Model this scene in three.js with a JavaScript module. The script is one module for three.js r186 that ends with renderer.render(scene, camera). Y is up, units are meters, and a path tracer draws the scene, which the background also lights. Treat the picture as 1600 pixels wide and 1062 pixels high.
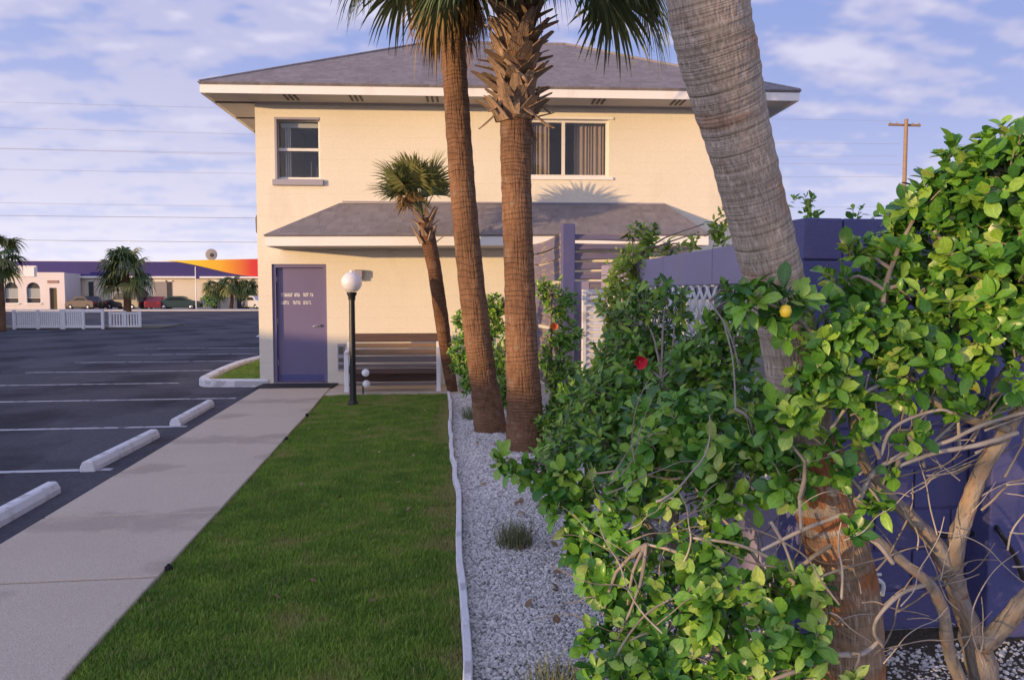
import * as THREE from 'three';
import { mergeGeometries, mergeVertices } from 'three/addons/utils/BufferGeometryUtils.js';
import { ConvexGeometry } from 'three/addons/geometries/ConvexGeometry.js';
import { RoundedBoxGeometry } from 'three/addons/geometries/RoundedBoxGeometry.js';
import { ImprovedNoise } from 'three/addons/math/ImprovedNoise.js';

// ---------------------------------------------------------------- camera, sky, sun, exposure
const scene = new THREE.Scene();
const camera = new THREE.PerspectiveCamera(2 * Math.atan(531 / 1200) * 180 / Math.PI, 1600 / 1062, 0.05, 3000);
camera.position.set(0, 1.6, 0);
camera.rotation.order = 'YXZ';
camera.rotation.set(-Math.atan(71 / 1200), -Math.atan(150 / 1200), 0);
camera.updateProjectionMatrix(); camera.updateMatrixWorld(true);
const renderer = new THREE.WebGLRenderer({ antialias: true });
renderer.toneMapping = THREE.LinearToneMapping;
renderer.toneMappingExposure = 1.12;
renderer.shadowMap.enabled = true;
const SUN_EL = 4 * Math.PI / 180, SUN_AZ = 60 * Math.PI / 180;      // low sun, behind the camera to the left
const SUN = new THREE.Vector3(-Math.sin(SUN_AZ) * Math.cos(SUN_EL), Math.sin(SUN_EL), Math.cos(SUN_AZ) * Math.cos(SUN_EL));
const sun = new THREE.DirectionalLight(new THREE.Color().setRGB(1, 0.655, 0.325), 4.35);
sun.name = 'sun';
sun.position.copy(SUN).multiplyScalar(80); sun.castShadow = true;
Object.assign(sun.shadow.camera, { left: -70, right: 70, top: 60, bottom: -60, near: 1, far: 260 });
sun.shadow.mapSize.set(4096, 4096);
scene.add(sun, sun.target);

const perlin = new ImprovedNoise();
const fbm3 = (x, y, z, oct) => { let s = 0, a = 0.5, f = 1; for (let i = 0; i < oct; i++) { s += a * perlin.noise(x * f, y * f, z * f); a *= 0.5; f *= 2.03; } return s; };
const clamp = (x, a = 0, b = 1) => Math.min(b, Math.max(a, x));
const smooth = (a, b, x) => { const t = clamp((x - a) / (b - a)); return t * t * (3 - 2 * t); };
const lerp = (a, b, t) => a + (b - a) * t;
{
  const W = 2048, H = 1024, data = new Float32Array(W * H * 4);
  for (let j = 0; j < H; j++) {
    const el = ((j + 0.5) / H - 0.5) * Math.PI, y = Math.sin(el), c = Math.cos(el);
    for (let i = 0; i < W; i++) {
      const o = (j * W + i) * 4; data[o + 3] = 1;
      if (y < -0.02) { data[o] = 0.2; data[o + 1] = 0.19; data[o + 2] = 0.2; continue; }
      const az = ((i + 0.5) / W - 0.5) * 2 * Math.PI, dx = c * Math.cos(az), dz = c * Math.sin(az);
      const yy = Math.max(y, 0);
      const toSun = (dx * SUN.x + dz * SUN.z) / Math.max(c, 1e-3) * 0.5 + 0.5;      // smooth: the sky is paler on the sun's side
      const hz = Math.exp(-yy * lerp(7.5, 4.2, toSun));
      const px = dx / (yy + 0.16), pz = dz / (yy + 0.16);
      const big = fbm3(px * 0.55 + 3.1, pz * 0.8 + 7.7, 1.3, 4), mid = fbm3(px * 1.7 + 11, pz * 2.6 + 2, 4.1, 5), fine = fbm3(px * 5 + 31, pz * 8 + 5, 8.2, 4), tiny = fbm3(px * 11 + 3, pz * 17 + 8, 2.4, 3), streak = fbm3(px * 1.1 + pz * 0.5 + 17, pz * 5.5 + 3, 6.6, 5);
      const cl = smooth(-0.10, 0.30, big * 0.9 + mid * 0.9 + fine * 0.9 + streak * 1.1 + tiny * 0.6 + 0.10);
      const bright = 0.48 * smooth(-0.02, 0.6, mid * 0.9 + 0.8 * fine + 0.9 * streak + 0.6 * tiny);
      const air = [lerp(0.22, 0.86, hz), lerp(0.31, 0.83, hz), lerp(0.66, 0.95, hz)];
      const lit = Math.max(hz, bright), cloud = [lerp(0.43, 0.93, lit), lerp(0.44, 0.89, lit), lerp(0.68, 0.96, lit)];
      const glow = smooth(0.5, 1, toSun) * Math.exp(-yy * 1.6) * 1.7;                // the broad brightness round a low sun
      for (let k = 0; k < 3; k++) data[o + k] = lerp(air[k], cloud[k], cl * 0.9) * (1 + glow * [1, 0.93, 0.82][k]);
    }
  }
  const t = new THREE.DataTexture(data, W, H, THREE.RGBAFormat, THREE.FloatType);
  t.mapping = THREE.EquirectangularReflectionMapping; t.magFilter = t.minFilter = THREE.LinearFilter; t.wrapS = THREE.RepeatWrapping; t.needsUpdate = true;
  scene.background = t; scene.environment = t;
}

// ---------------------------------------------------------------- helpers
function rng(seed) { let a = seed >>> 0; return () => { a = (a + 0x6D2B79F5) | 0; let t = Math.imul(a ^ (a >>> 15), 1 | a); t = (t + Math.imul(t ^ (t >>> 7), 61 | t)) ^ t; return ((t ^ (t >>> 14)) >>> 0) / 4294967296; }; }
const V = (x, y, z) => new THREE.Vector3(x, y, z);
const ray = new THREE.Vector3();
function at(px, py, d) {                                            // the point d metres ahead (world -z) along a sight line: used to measure positions off the photograph
  ray.set((px - 800) / 800, (531 - py) / 531, 0.5).unproject(camera).sub(camera.position);
  return camera.position.clone().addScaledVector(ray, d / -ray.z);
}
const toView = (p) => p.clone().project(camera);
const taken = {};
function numbered(n) { const k = taken[n] = (taken[n] ?? -1) + 1; return k ? n + '_' + String(k).padStart(3, '0') : n; }
function tag(o, label, category, group) { o.userData = { label, category }; if (group) o.userData.group = group; return o; }
function thing(name, label, category, pos = [0, 0, 0], turn = 0, group) {
  const o = new THREE.Group(); o.name = numbered(name); o.position.set(...pos); o.rotation.y = turn; scene.add(o); return tag(o, label, category, group);
}
function flat(g) { g = g.index ? g.toNonIndexed() : g; for (const k of Object.keys(g.attributes)) if (!['position', 'normal', 'uv', 'color'].includes(k)) g.deleteAttribute(k); return g; }
function uvm(g, s = 1) {                                            // uv in metres on every face
  g = flat(g); const p = g.attributes.position, n = p.count, uv = new Float32Array(n * 2), a = V(), b = V(), c = V(), nn = V(), u = V(), w = V();
  for (let i = 0; i < n; i += 3) {
    a.fromBufferAttribute(p, i); b.fromBufferAttribute(p, i + 1); c.fromBufferAttribute(p, i + 2);
    nn.crossVectors(b.clone().sub(a), c.clone().sub(a)).normalize();
    if (Math.abs(nn.y) > 0.98) { u.set(1, 0, 0); w.set(0, 0, -1); } else { u.set(nn.z, 0, -nn.x).normalize(); w.crossVectors(nn, u); }
    [a, b, c].forEach((q, k) => { uv[(i + k) * 2] = q.dot(u) * s; uv[(i + k) * 2 + 1] = q.dot(w) * s; });
  }
  g.setAttribute('uv', new THREE.BufferAttribute(uv, 2)); return g;
}
function mesh(name, geo, mat, parent) {
  let g = Array.isArray(geo) ? (geo.length > 1 ? mergeGeometries(geo.map(flat)) : geo[0]) : geo;
  const m = new THREE.Mesh(g, mat); m.castShadow = m.receiveShadow = true;
  if (parent) { m.name = name; parent.add(m); } else { m.name = numbered(name); scene.add(m); }
  return m;
}
const B = (x0, x1, y0, y1, z0, z1) => uvm(new THREE.BoxGeometry(x1 - x0, y1 - y0, z1 - z0).translate((x0 + x1) / 2, (y0 + y1) / 2, (z0 + z1) / 2));
const RB = (x0, x1, y0, y1, z0, z1, r = 0.01) => uvm(new RoundedBoxGeometry(x1 - x0, y1 - y0, z1 - z0, 1, r).translate((x0 + x1) / 2, (y0 + y1) / 2, (z0 + z1) / 2));
function structure(name, geo, mat) { const m = mesh(name, geo, mat); m.userData.kind = 'structure'; return m; }
function sheet(pts, y) {                                            // flat polygon in x, z
  const s = new THREE.Shape(pts.map(([x, z]) => new THREE.Vector2(x, -z)));
  return uvm(new THREE.ShapeGeometry(s).rotateX(-Math.PI / 2).translate(0, y, 0));
}
function extrude(pts, depth, bevel = 0, holes = []) {
  const s = new THREE.Shape(pts.map(([x, y]) => new THREE.Vector2(x, y)));
  for (const h of holes) s.holes.push(new THREE.Path(h.map(([x, y]) => new THREE.Vector2(x, y))));
  return uvm(new THREE.ExtrudeGeometry(s, { depth, bevelEnabled: bevel > 0, bevelSize: bevel, bevelThickness: bevel, bevelSegments: 1, curveSegments: 10 }));
}
function lathe(prof, seg = 24) { return flat(new THREE.LatheGeometry(prof.map(([r, y]) => new THREE.Vector2(r, y)), seg)); }
function tube(pts, radii, seg = 8, rows = 0, bump) {                // tapered tube through points, uv in metres
  const curve = new THREE.CatmullRomCurve3(pts, false, 'centripetal'), n = rows || Math.max(2, (pts.length - 1) * 3), len = curve.getLength();
  const P = [], U = [], I = [], up = V(), s = V(), t = V(); let prev = null;
  for (let i = 0; i <= n; i++) {
    const f = i / n, c = curve.getPoint(f); t.copy(curve.getTangent(f));
    if (!prev) { up.set(Math.abs(t.y) > 0.9 ? 1 : 0, Math.abs(t.y) > 0.9 ? 0 : 1, 0); } else up.copy(prev);
    s.crossVectors(t, up).normalize(); up.crossVectors(s, t).normalize(); prev = up.clone();
    const k = f * (radii.length - 1), a = Math.min(Math.floor(k), radii.length - 2), r0 = radii.length > 1 ? lerp(radii[a], radii[a + 1], k - a) : radii[0];
    for (let j = 0; j <= seg; j++) {
      const q = (j % seg) / seg * Math.PI * 2, r = r0 * (bump ? bump(q, f * len, c) : 1);
      P.push(c.x + r * (Math.cos(q) * s.x + Math.sin(q) * up.x), c.y + r * (Math.cos(q) * s.y + Math.sin(q) * up.y), c.z + r * (Math.cos(q) * s.z + Math.sin(q) * up.z));
      U.push(j / seg * Math.PI * 2 * radii[0], f * len);
    }
  }
  for (let i = 0; i < n; i++) for (let j = 0; j < seg; j++) { const a = i * (seg + 1) + j, b = a + seg + 1; I.push(a, a + 1, b, b, a + 1, b + 1); }
  for (const [row, c] of [[0, 0], [n, 1]]) {                        // closed ends
    const e = curve.getPoint(c), at0 = P.length / 3; P.push(e.x, e.y, e.z); U.push(0, c * len);
    for (let j = 0; j < seg; j++) { const a = row * (seg + 1) + j; c ? I.push(a, a + 1, at0) : I.push(a + 1, a, at0); }
  }
  const g = new THREE.BufferGeometry();
  g.setAttribute('position', new THREE.Float32BufferAttribute(P, 3)); g.setAttribute('uv', new THREE.Float32BufferAttribute(U, 2)); g.setIndex(I);
  g.computeVertexNormals();
  const N = g.attributes.normal;                                     // seam
  for (let i = 0; i <= n; i++) { const a = i * (seg + 1), b = a + seg; const x = N.getX(a) + N.getX(b), y = N.getY(a) + N.getY(b), z = N.getZ(a) + N.getZ(b), l = Math.hypot(x, y, z) || 1; N.setXYZ(a, x / l, y / l, z / l); N.setXYZ(b, x / l, y / l, z / l); }
  return flat(g);
}
// ---------------------------------------------------------------- textures: fine and coarse noise that tiles
const hash = (x, y, s) => { let h = Math.imul(x, 374761393) + Math.imul(y, 668265263) + Math.imul(s, 1274126177); h = Math.imul(h ^ (h >>> 13), 1274126177); return ((h ^ (h >>> 16)) >>> 0) / 4294967296; };
function vn(u, v, px, py, s) {                                      // value noise, period px, py
  const x = u * px, y = v * py, x0 = Math.floor(x), y0 = Math.floor(y), fx = x - x0, fy = y - y0, a = fx * fx * (3 - 2 * fx), b = fy * fy * (3 - 2 * fy), m = (q, p) => ((q % p) + p) % p;
  const h = (i, j) => hash(m(x0 + i, px), m(y0 + j, py), s);
  return lerp(lerp(h(0, 0), h(1, 0), a), lerp(h(0, 1), h(1, 1), a), b);
}
function tf(u, v, p, q, s, oct) { let r = 0, a = 0.5, t = 0; for (let i = 0; i < oct; i++) { r += a * vn(u, v, p << i, q << i, s + i); t += a; a *= 0.55; } return r / t; }
const enc = (x) => 255 * (x <= 0.0031308 ? 12.92 * x : 1.055 * Math.pow(x, 1 / 2.4) - 0.055);
function tex(n, fn, metres, srgb = true, m2 = metres) {
  const d = new Uint8Array(n * n * 4);
  for (let j = 0; j < n; j++) for (let i = 0; i < n; i++) { const c = fn((i + 0.5) / n, (j + 0.5) / n), o = (j * n + i) * 4; for (let k = 0; k < 3; k++) { const x = clamp(Array.isArray(c) ? c[k] : c); d[o + k] = srgb ? enc(x) : 255 * x; } d[o + 3] = 255; }
  const t = new THREE.DataTexture(d, n, n); t.wrapS = t.wrapT = THREE.RepeatWrapping; t.magFilter = THREE.LinearFilter; t.minFilter = THREE.LinearMipmapLinearFilter; t.generateMipmaps = true;
  if (srgb) t.colorSpace = THREE.SRGBColorSpace; t.repeat.set(1 / metres, 1 / m2); t.needsUpdate = true; return t;
}
const mix3 = (a, b, t) => [lerp(a[0], b[0], t), lerp(a[1], b[1], t), lerp(a[2], b[2], t)];
const sc3 = (a, k) => [a[0] * k, a[1] * k, a[2] * k];
function stdm(o) { const { c, ...r } = o; const m = new THREE.MeshPhysicalMaterial({ roughness: 0.8, ...r }); if (c) m.color.setRGB(...c); return m; }
const M = {};
M.asphalt = stdm({ roughness: 0.92, specularIntensity: 0.35, map: tex(1024, (u, v) => {
  const p = tf(u, v, 3, 3, 1, 5), g = vn(u, v, 512, 512, 9), g2 = vn(u, v, 200, 200, 19), st = tf(u, v, 6, 2, 5, 4);
  return sc3(mix3([0.034, 0.033, 0.042], [0.092, 0.088, 0.102], clamp(smooth(0.38, 0.66, p) * 0.75 + 0.5 * smooth(0.5, 0.66, st))), 0.68 + 0.4 * g + 0.28 * g2); }, 5.2),
  bumpMap: tex(512, (u, v) => 0.6 * vn(u, v, 256, 256, 4) + 0.4 * vn(u, v, 100, 100, 6), 1.3, false), bumpScale: 0.006 });
M.concrete = stdm({ roughness: 0.9, specularIntensity: 0.3, map: tex(1024, (u, v) => {
  const p = tf(u, v, 2, 2, 31, 6), s = smooth(0.56, 0.72, tf(u, v, 5, 5, 37, 5)), sp = smooth(0.86, 0.95, vn(u, v, 300, 300, 41)), g = vn(u, v, 500, 500, 43);
  return sc3(mix3(mix3([0.53, 0.44, 0.335], [0.66, 0.555, 0.43], p), [0.36, 0.295, 0.235], s * 0.55 + sp * 0.35), 0.86 + 0.2 * g); }, 3.1),
  bumpMap: tex(512, (u, v) => 0.7 * vn(u, v, 200, 200, 44) + 0.3 * tf(u, v, 20, 20, 46, 3), 0.9, false), bumpScale: 0.003 });
const stucco = (a, b, dirt, k, metres) => tex(1024, (u, v) => {
  const p = tf(u, v, 3, 3, k, 5), g = vn(u, v, 420, 420, k + 9), d = smooth(0.62, 0.82, tf(u, v, 9, 3, k + 3, 5));
  return sc3(mix3(mix3(a, b, p), dirt, d * 0.3), 0.93 + 0.1 * g); }, metres);
const stuccoBump = tex(512, (u, v) => 0.55 * tf(u, v, 60, 60, 71, 4) + 0.45 * vn(u, v, 220, 220, 73), 1.2, false);
M.wall = stdm({ roughness: 0.88, specularIntensity: 0.3, map: stucco([0.73, 0.67, 0.54], [0.84, 0.78, 0.645], [0.58, 0.51, 0.40], 51, 4.7),
  bumpMap: tex(1024, (u, v) => { const row = v * 20 % 1, j = Math.min(smooth(0, 0.05, row), smooth(0, 0.05, 1 - row)); return 0.55 * j + 0.25 * tf(u, v, 90, 90, 77, 3) + 0.2 * vn(u, v, 400, 400, 79); }, 4, false), bumpScale: 0.005 });
M.trim = stdm({ roughness: 0.6, map: stucco([0.80, 0.78, 0.74], [0.86, 0.84, 0.80], [0.6, 0.56, 0.5], 81, 1.7), bumpMap: stuccoBump, bumpScale: 0.001 });
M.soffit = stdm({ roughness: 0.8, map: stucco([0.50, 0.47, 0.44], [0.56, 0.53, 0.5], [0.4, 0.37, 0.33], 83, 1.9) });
M.darkvent = stdm({ c: [0.12, 0.11, 0.10], roughness: 0.8 });
M.shingle = stdm({ roughness: 0.95, specularIntensity: 0.2, map: tex(1024, (u, v) => {
  const rows = 20, r = Math.floor(v * rows), off = hash(r, 3, 5) , t = (u * 12 + off) % 12, cell = hash(Math.floor(t), r, 7), sub = hash(Math.floor(t * 2.6), r, 11), g = vn(u, v, 500, 500, 12);
  const base = mix3([0.205, 0.185, 0.19], [0.29, 0.262, 0.268], 0.55 * cell + 0.45 * sub); return sc3(base, 0.75 + 0.5 * g); }, 2.8),
  bumpMap: tex(1024, (u, v) => { const rows = 20, r = Math.floor(v * rows), f = v * rows - r, off = hash(r, 3, 5), t = (u * 12 + off) % 12; return 0.7 * (1 - f) * (0.75 + 0.25 * hash(Math.floor(t * 2.6), r, 11)) + 0.3 * vn(u, v, 500, 500, 12); }, 2.8, false), bumpScale: 0.014 });
M.doorPaint = stdm({ roughness: 0.45, map: stucco([0.145, 0.12, 0.225], [0.17, 0.14, 0.26], [0.13, 0.11, 0.2], 91, 1.3), bumpMap: stuccoBump, bumpScale: 0.0008 });
M.lavender = stdm({ roughness: 0.75, map: stucco([0.27, 0.235, 0.33], [0.32, 0.28, 0.38], [0.33, 0.26, 0.25], 95, 1.1), bumpMap: stuccoBump, bumpScale: 0.002 });
M.lavenderWorn = stdm({ roughness: 0.85, map: tex(512, (u, v) => { const w = smooth(0.5, 0.68, tf(u, v, 3, 24, 97, 4)); return mix3([0.15, 0.135, 0.20], [0.26, 0.20, 0.16], w); }, 1.1), bumpMap: tex(512, (u, v) => tf(u, v, 4, 60, 98, 4), 1.0, false), bumpScale: 0.004 });
M.blue = stdm({ roughness: 0.7, map: stucco([0.078, 0.082, 0.215], [0.10, 0.104, 0.26], [0.14, 0.12, 0.21], 101, 1.4), bumpMap: stuccoBump, bumpScale: 0.003 });
M.blueB = stdm({ roughness: 0.7, map: stucco([0.09, 0.09, 0.22], [0.115, 0.11, 0.26], [0.20, 0.15, 0.22], 105, 1.2), bumpMap: stuccoBump, bumpScale: 0.003 });
M.white = stdm({ c: [0.78, 0.77, 0.76], roughness: 0.55 });
M.whiteDirty = stdm({ roughness: 0.75, map: tex(512, (u, v) => { const d = smooth(0.5, 0.75, tf(u, v, 4, 6, 111, 5)), g = vn(u, v, 300, 300, 112); return sc3(mix3([0.74, 0.73, 0.73], [0.42, 0.40, 0.39], d * 0.75), 0.9 + 0.12 * g); }, 0.9), bumpMap: stuccoBump, bumpScale: 0.004 });
M.paintLine = stdm({ roughness: 0.8, map: tex(512, (u, v) => mix3([0.60, 0.60, 0.62], [0.13, 0.13, 0.15], 0.25 + 0.75 * smooth(0.55, 0.75, tf(u, v, 12, 12, 115, 5))), 1.5) });
M.wood = (a, b, k) => stdm({ roughness: 0.7, map: tex(256, (u, v) => mix3(a, b, clamp(tf(u, v, 2, 40, k, 4) * 1.3 - 0.15)), 0.7), bumpMap: tex(256, (u, v) => tf(u, v, 2, 50, k + 3, 3), 0.7, false), bumpScale: 0.002 });
M.benchDark = M.wood([0.07, 0.04, 0.035], [0.13, 0.075, 0.06], 121); M.benchTan = M.wood([0.20, 0.12, 0.07], [0.30, 0.19, 0.11], 125); M.benchGrey = M.wood([0.12, 0.10, 0.095], [0.20, 0.165, 0.15], 129);
M.poleWood = M.wood([0.22, 0.14, 0.09], [0.34, 0.23, 0.15], 133);
M.black = stdm({ c: [0.012, 0.012, 0.013], roughness: 0.4 }); M.rubber = stdm({ c: [0.02, 0.02, 0.022], roughness: 0.9, bumpMap: stuccoBump, bumpScale: 0.004 });
M.wire = stdm({ c: [0.42, 0.42, 0.48], roughness: 0.7 }); M.metal = stdm({ c: [0.55, 0.54, 0.52], roughness: 0.35, metalness: 1 });
M.glass = stdm({ c: [1, 1, 1], roughness: 0.02, transmission: 1, thickness: 0, ior: 1.5, specularIntensity: 0.45, side: THREE.DoubleSide }); M.globe = stdm({ c: [0.86, 0.83, 0.85], roughness: 0.35, transmission: 0.25, clearcoat: 0.4 });
M.frame = stdm({ c: [0.72, 0.70, 0.66], roughness: 0.45 }); M.frameGrey = stdm({ c: [0.33, 0.31, 0.36], roughness: 0.5 });
M.curtain = stdm({ roughness: 0.95, map: stucco([0.20, 0.16, 0.125], [0.25, 0.20, 0.16], [0.17, 0.14, 0.11], 137, 0.6) }); M.blind = stdm({ c: [0.34, 0.36, 0.34], roughness: 0.8 });
M.carpet = stdm({ roughness: 1, map: stucco([0.24, 0.17, 0.12], [0.30, 0.22, 0.16], [0.2, 0.14, 0.1], 161, 0.8) }); M.plaster = stdm({ roughness: 0.9, map: stucco([0.50, 0.45, 0.38], [0.56, 0.5, 0.43], [0.45, 0.4, 0.34], 163, 1.6) });
M.dark = stdm({ c: [0.06, 0.055, 0.055], roughness: 0.9 });
M.soil = stdm({ roughness: 1, map: tex(512, (u, v) => { const p = tf(u, v, 5, 5, 141, 5), g = vn(u, v, 250, 250, 143); return sc3(mix3([0.055, 0.045, 0.028], [0.11, 0.085, 0.05], p), 0.6 + 0.7 * g); }, 1.4), bumpMap: stuccoBump, bumpScale: 0.02 });
M.gravelBed = stdm({ roughness: 1, map: tex(512, (u, v) => sc3([0.4, 0.39, 0.385], 0.5 + 0.9 * vn(u, v, 200, 200, 147) * (0.6 + 0.6 * vn(u, v, 60, 60, 149))), 2.0), bumpMap: tex(512, (u, v) => 0.6 * vn(u, v, 120, 120, 151) + 0.4 * vn(u, v, 60, 60, 153), 2.0, false), bumpScale: 0.03 });
M.farGround = stdm({ roughness: 1, map: tex(512, (u, v) => mix3([0.10, 0.10, 0.06], [0.17, 0.15, 0.11], tf(u, v, 6, 6, 155, 5)), 12) });
M.sidewalk = stdm({ roughness: 0.9, map: stucco([0.50, 0.47, 0.44], [0.58, 0.54, 0.5], [0.4, 0.37, 0.34], 157, 4) });

// ---------------------------------------------------------------- ground, parking lot, walkway, lawn and beds
structure('ground', sheet([[-900, 300], [900, 300], [900, -900], [-900, -900]], -0.10), M.farGround);
structure('parking_lot', sheet([[-2.67, 30], [-2.67, -22], [70, -22], [70, -57], [-60, -57], [-60, 30]], -0.05), M.asphalt);
structure('road', sheet([[-160, -57], [90, -57], [90, -80], [-160, -80]], -0.054), M.asphalt);
structure('far_pavement', B(-160, 90, -0.09, 0.08, -84.5, -80), M.sidewalk);
structure('far_forecourt', sheet([[-160, -84.5], [90, -84.5], [90, -130], [-160, -130]], -0.045), M.asphalt);
for (const z of [-2.8, -5.2, -7.58, -9.97, -12.6, -14.9, -17.3, -19.7, -22.1, -24.5]) structure('parking_line', sheet([[-8.2, z + 0.05], [z < -13 ? -4.4 : -2.86, z + 0.05], [z < -13 ? -4.4 : -2.86, z - 0.05], [-8.2, z - 0.05]], -0.046), M.paintLine);
structure('parking_line', sheet([[-8.3, -46.2], [-6.2, -30.8], [-6.08, -30.8], [-8.15, -46.2]], -0.046), M.paintLine);
{ // walkway of poured slabs
  const w = new THREE.Group(); w.name = 'walkway'; w.userData.kind = 'structure'; scene.add(w);
  const js = [3.4, 2.1, 0.8, -0.55, -1.9, -3.2, -4.5, -5.8, -7.12, -8.42, -9.85, -11.5, -12.75, -14.1], R = rng(3);
  for (let i = 0; i + 1 < js.length; i++) { const h = (R() - 0.5) * 0.006; mesh('slab', RB(-2.67, -1.47 + (R() - 0.5) * 0.012, -0.14, h, js[i + 1] + 0.009, js[i] - 0.009, 0.012), M.concrete, w); }
  mesh('joint_soil', sheet([[-2.66, 3.3], [-1.48, 3.3], [-1.48, -14.0], [-2.66, -14.0]], -0.03), M.soil, w);
}
structure('bench_pad', B(-1.464, 0.72, -0.13, -0.008, -14.05, -12.5), M.concrete);
const edgeX = (z) => { const k = [[6, 0.1], [2, 0.16], [-2, 0.2], [-3.1, 0.205], [-4.2, 0.245], [-5.26, 0.285], [-6.3, 0.33], [-7.95, 0.36], [-10, 0.43], [-12.5, 0.53]]; let i = 0; while (i < k.length - 2 && z < k[i + 1][0]) i++; const [a, x0] = k[i], [b, x1] = k[i + 1]; return lerp(x0, x1, clamp((z - a) / (b - a))) + 0.045 * fbm3(z * 0.9, 3.3, 1.1, 3); };
{
  const zs = []; for (let z = 6; z >= -12.5; z -= 0.25) zs.push(z);
  structure('lawn', sheet([[-1.463, 6], ...zs.map((z) => [edgeX(z), z]), [-1.463, -12.5]], -0.035), M.soil);
  structure('gravel_bed', sheet([...zs.map((z) => [edgeX(z), z]), [0.53, -12.9], [0.74, -14.2], [9, -14.2], [9, 6]], -0.032), M.gravelBed);
  structure('bare_soil', sheet([[1.5, -1.2], [1.42, -2.2], [1.55, -2.9], [1.78, -3.38], [4.5, -3.38], [4.5, -1.2]], -0.026), M.soil);
  // edging strip, laid in lengths
  const ends = [-1.6, -3.62, -5.9, -8.1, -10.3, -12.48];
  for (let i = 0; i + 1 < ends.length; i++) {
    const P = [], I = [], R = rng(40 + i), dx = (R() - 0.5) * 0.008, dy = (R() - 0.5) * 0.008, n = 14;
    for (let k = 0; k <= n; k++) { const z = lerp(ends[i], ends[i + 1] + 0.006, k / n), x = edgeX(z) + dx, wv = 0.004 * Math.sin(z * 9 + i); for (const [a, b] of [[-0.02, -0.06], [-0.02, 0.028], [-0.015, 0.034], [0.015, 0.034], [0.02, 0.028], [0.02, -0.06]]) P.push(x + a + wv, b + dy, z); }
    for (let k = 0; k < n; k++) for (let j = 0; j < 5; j++) { const a = k * 6 + j, b = a + 6; I.push(a, b, a + 1, a + 1, b, b + 1); }
    for (const r of [0, n]) for (let j = 1; j < 5; j++) r ? I.push(r * 6, r * 6 + j + 1, r * 6 + j) : I.push(0, j, j + 1);
    const g = new THREE.BufferGeometry(); g.setAttribute('position', new THREE.Float32BufferAttribute(P, 3)); g.setIndex(I); const f = g.toNonIndexed(); f.computeVertexNormals();
    tag(mesh('lawn_edging', uvm(f), M.whiteDirty), ['nearest visible length of white lawn edging, cut by the bottom edge of the picture', 'white edging length beside the wispy green tuft', 'white edging length left of the jagged collared palm foot', 'white edging length left of the left tall palm foot', 'farthest length of white lawn edging, ending at the bench pad'][i], 'edging', 'lengths of edging strip along the lawn');
  }
}
{ // kerbed island at the building's left side
  const isl = [[-2.62, -14.16], [-3.7, -14.3], [-3.9, -14.75], [-4.0, -16.6], [-4.0, -18.2], [-3.7, -20.4], [-3.0, -20.9], [-2.4, -20.9]];
  structure('island_ground', sheet([...isl, [-2.4, -14.16]], 0.0), M.soil);
  const c = new THREE.CatmullRomCurve3(isl.map(([x, z]) => V(x, 0, z)), false, 'catmullrom', 0.2), P = [], I = [], n = 40;
  const prof = [[-0.09, -0.1], [-0.085, 0.06], [-0.06, 0.085], [0.06, 0.085], [0.085, 0.06], [0.09, -0.1]];
  for (let k = 0; k <= n; k++) { const p = c.getPoint(k / n), t = c.getTangent(k / n); for (const [a, b] of prof) P.push(p.x - t.z * a, b, p.z + t.x * a); }
  for (let k = 0; k < n; k++) for (let j = 0; j < 5; j++) { const a = k * 6 + j, b = a + 6; I.push(a, a + 1, b, b, a + 1, b + 1); }
  const g = new THREE.BufferGeometry(); g.setAttribute('position', new THREE.Float32BufferAttribute(P, 3)); g.setIndex(I); g.computeVertexNormals(); const f = g.toNonIndexed(); f.computeVertexNormals();
  tag(mesh('kerb', uvm(f), M.whiteDirty), 'white painted kerb around the small grass island beside the building', 'kerb');
}
{ // wheel stops
  const prof = [[-0.06, 0], [-0.06, 0.04], [-0.04, 0.082], [-0.026, 0.09], [0.026, 0.09], [0.04, 0.082], [0.06, 0.04], [0.06, 0]];
  const lab = ['long white concrete wheel stop cut by the left edge of the picture', 'scuffed white wheel stop in the middle of the row, beside the walkway', 'white wheel stop nearest to the motel door, end of the row'];
  [[-3.02, -6.75, -5.0], [-3.02, -9.25, -7.5], [-3.04, -11.75, -10.0]].forEach(([x, z0, z1], i) => {
    const s = tag(mesh('wheel_stop', extrude(prof, z1 - z0 - 0.04, 0.009).translate(0, 0, 0.02), M.whiteDirty), lab[i], 'wheel stop', 'wheel stops along the walkway');
    s.position.set(x, -0.05, z0); s.rotation.y = [0.012, -0.02, 0.015][i];
  });
}

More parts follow.
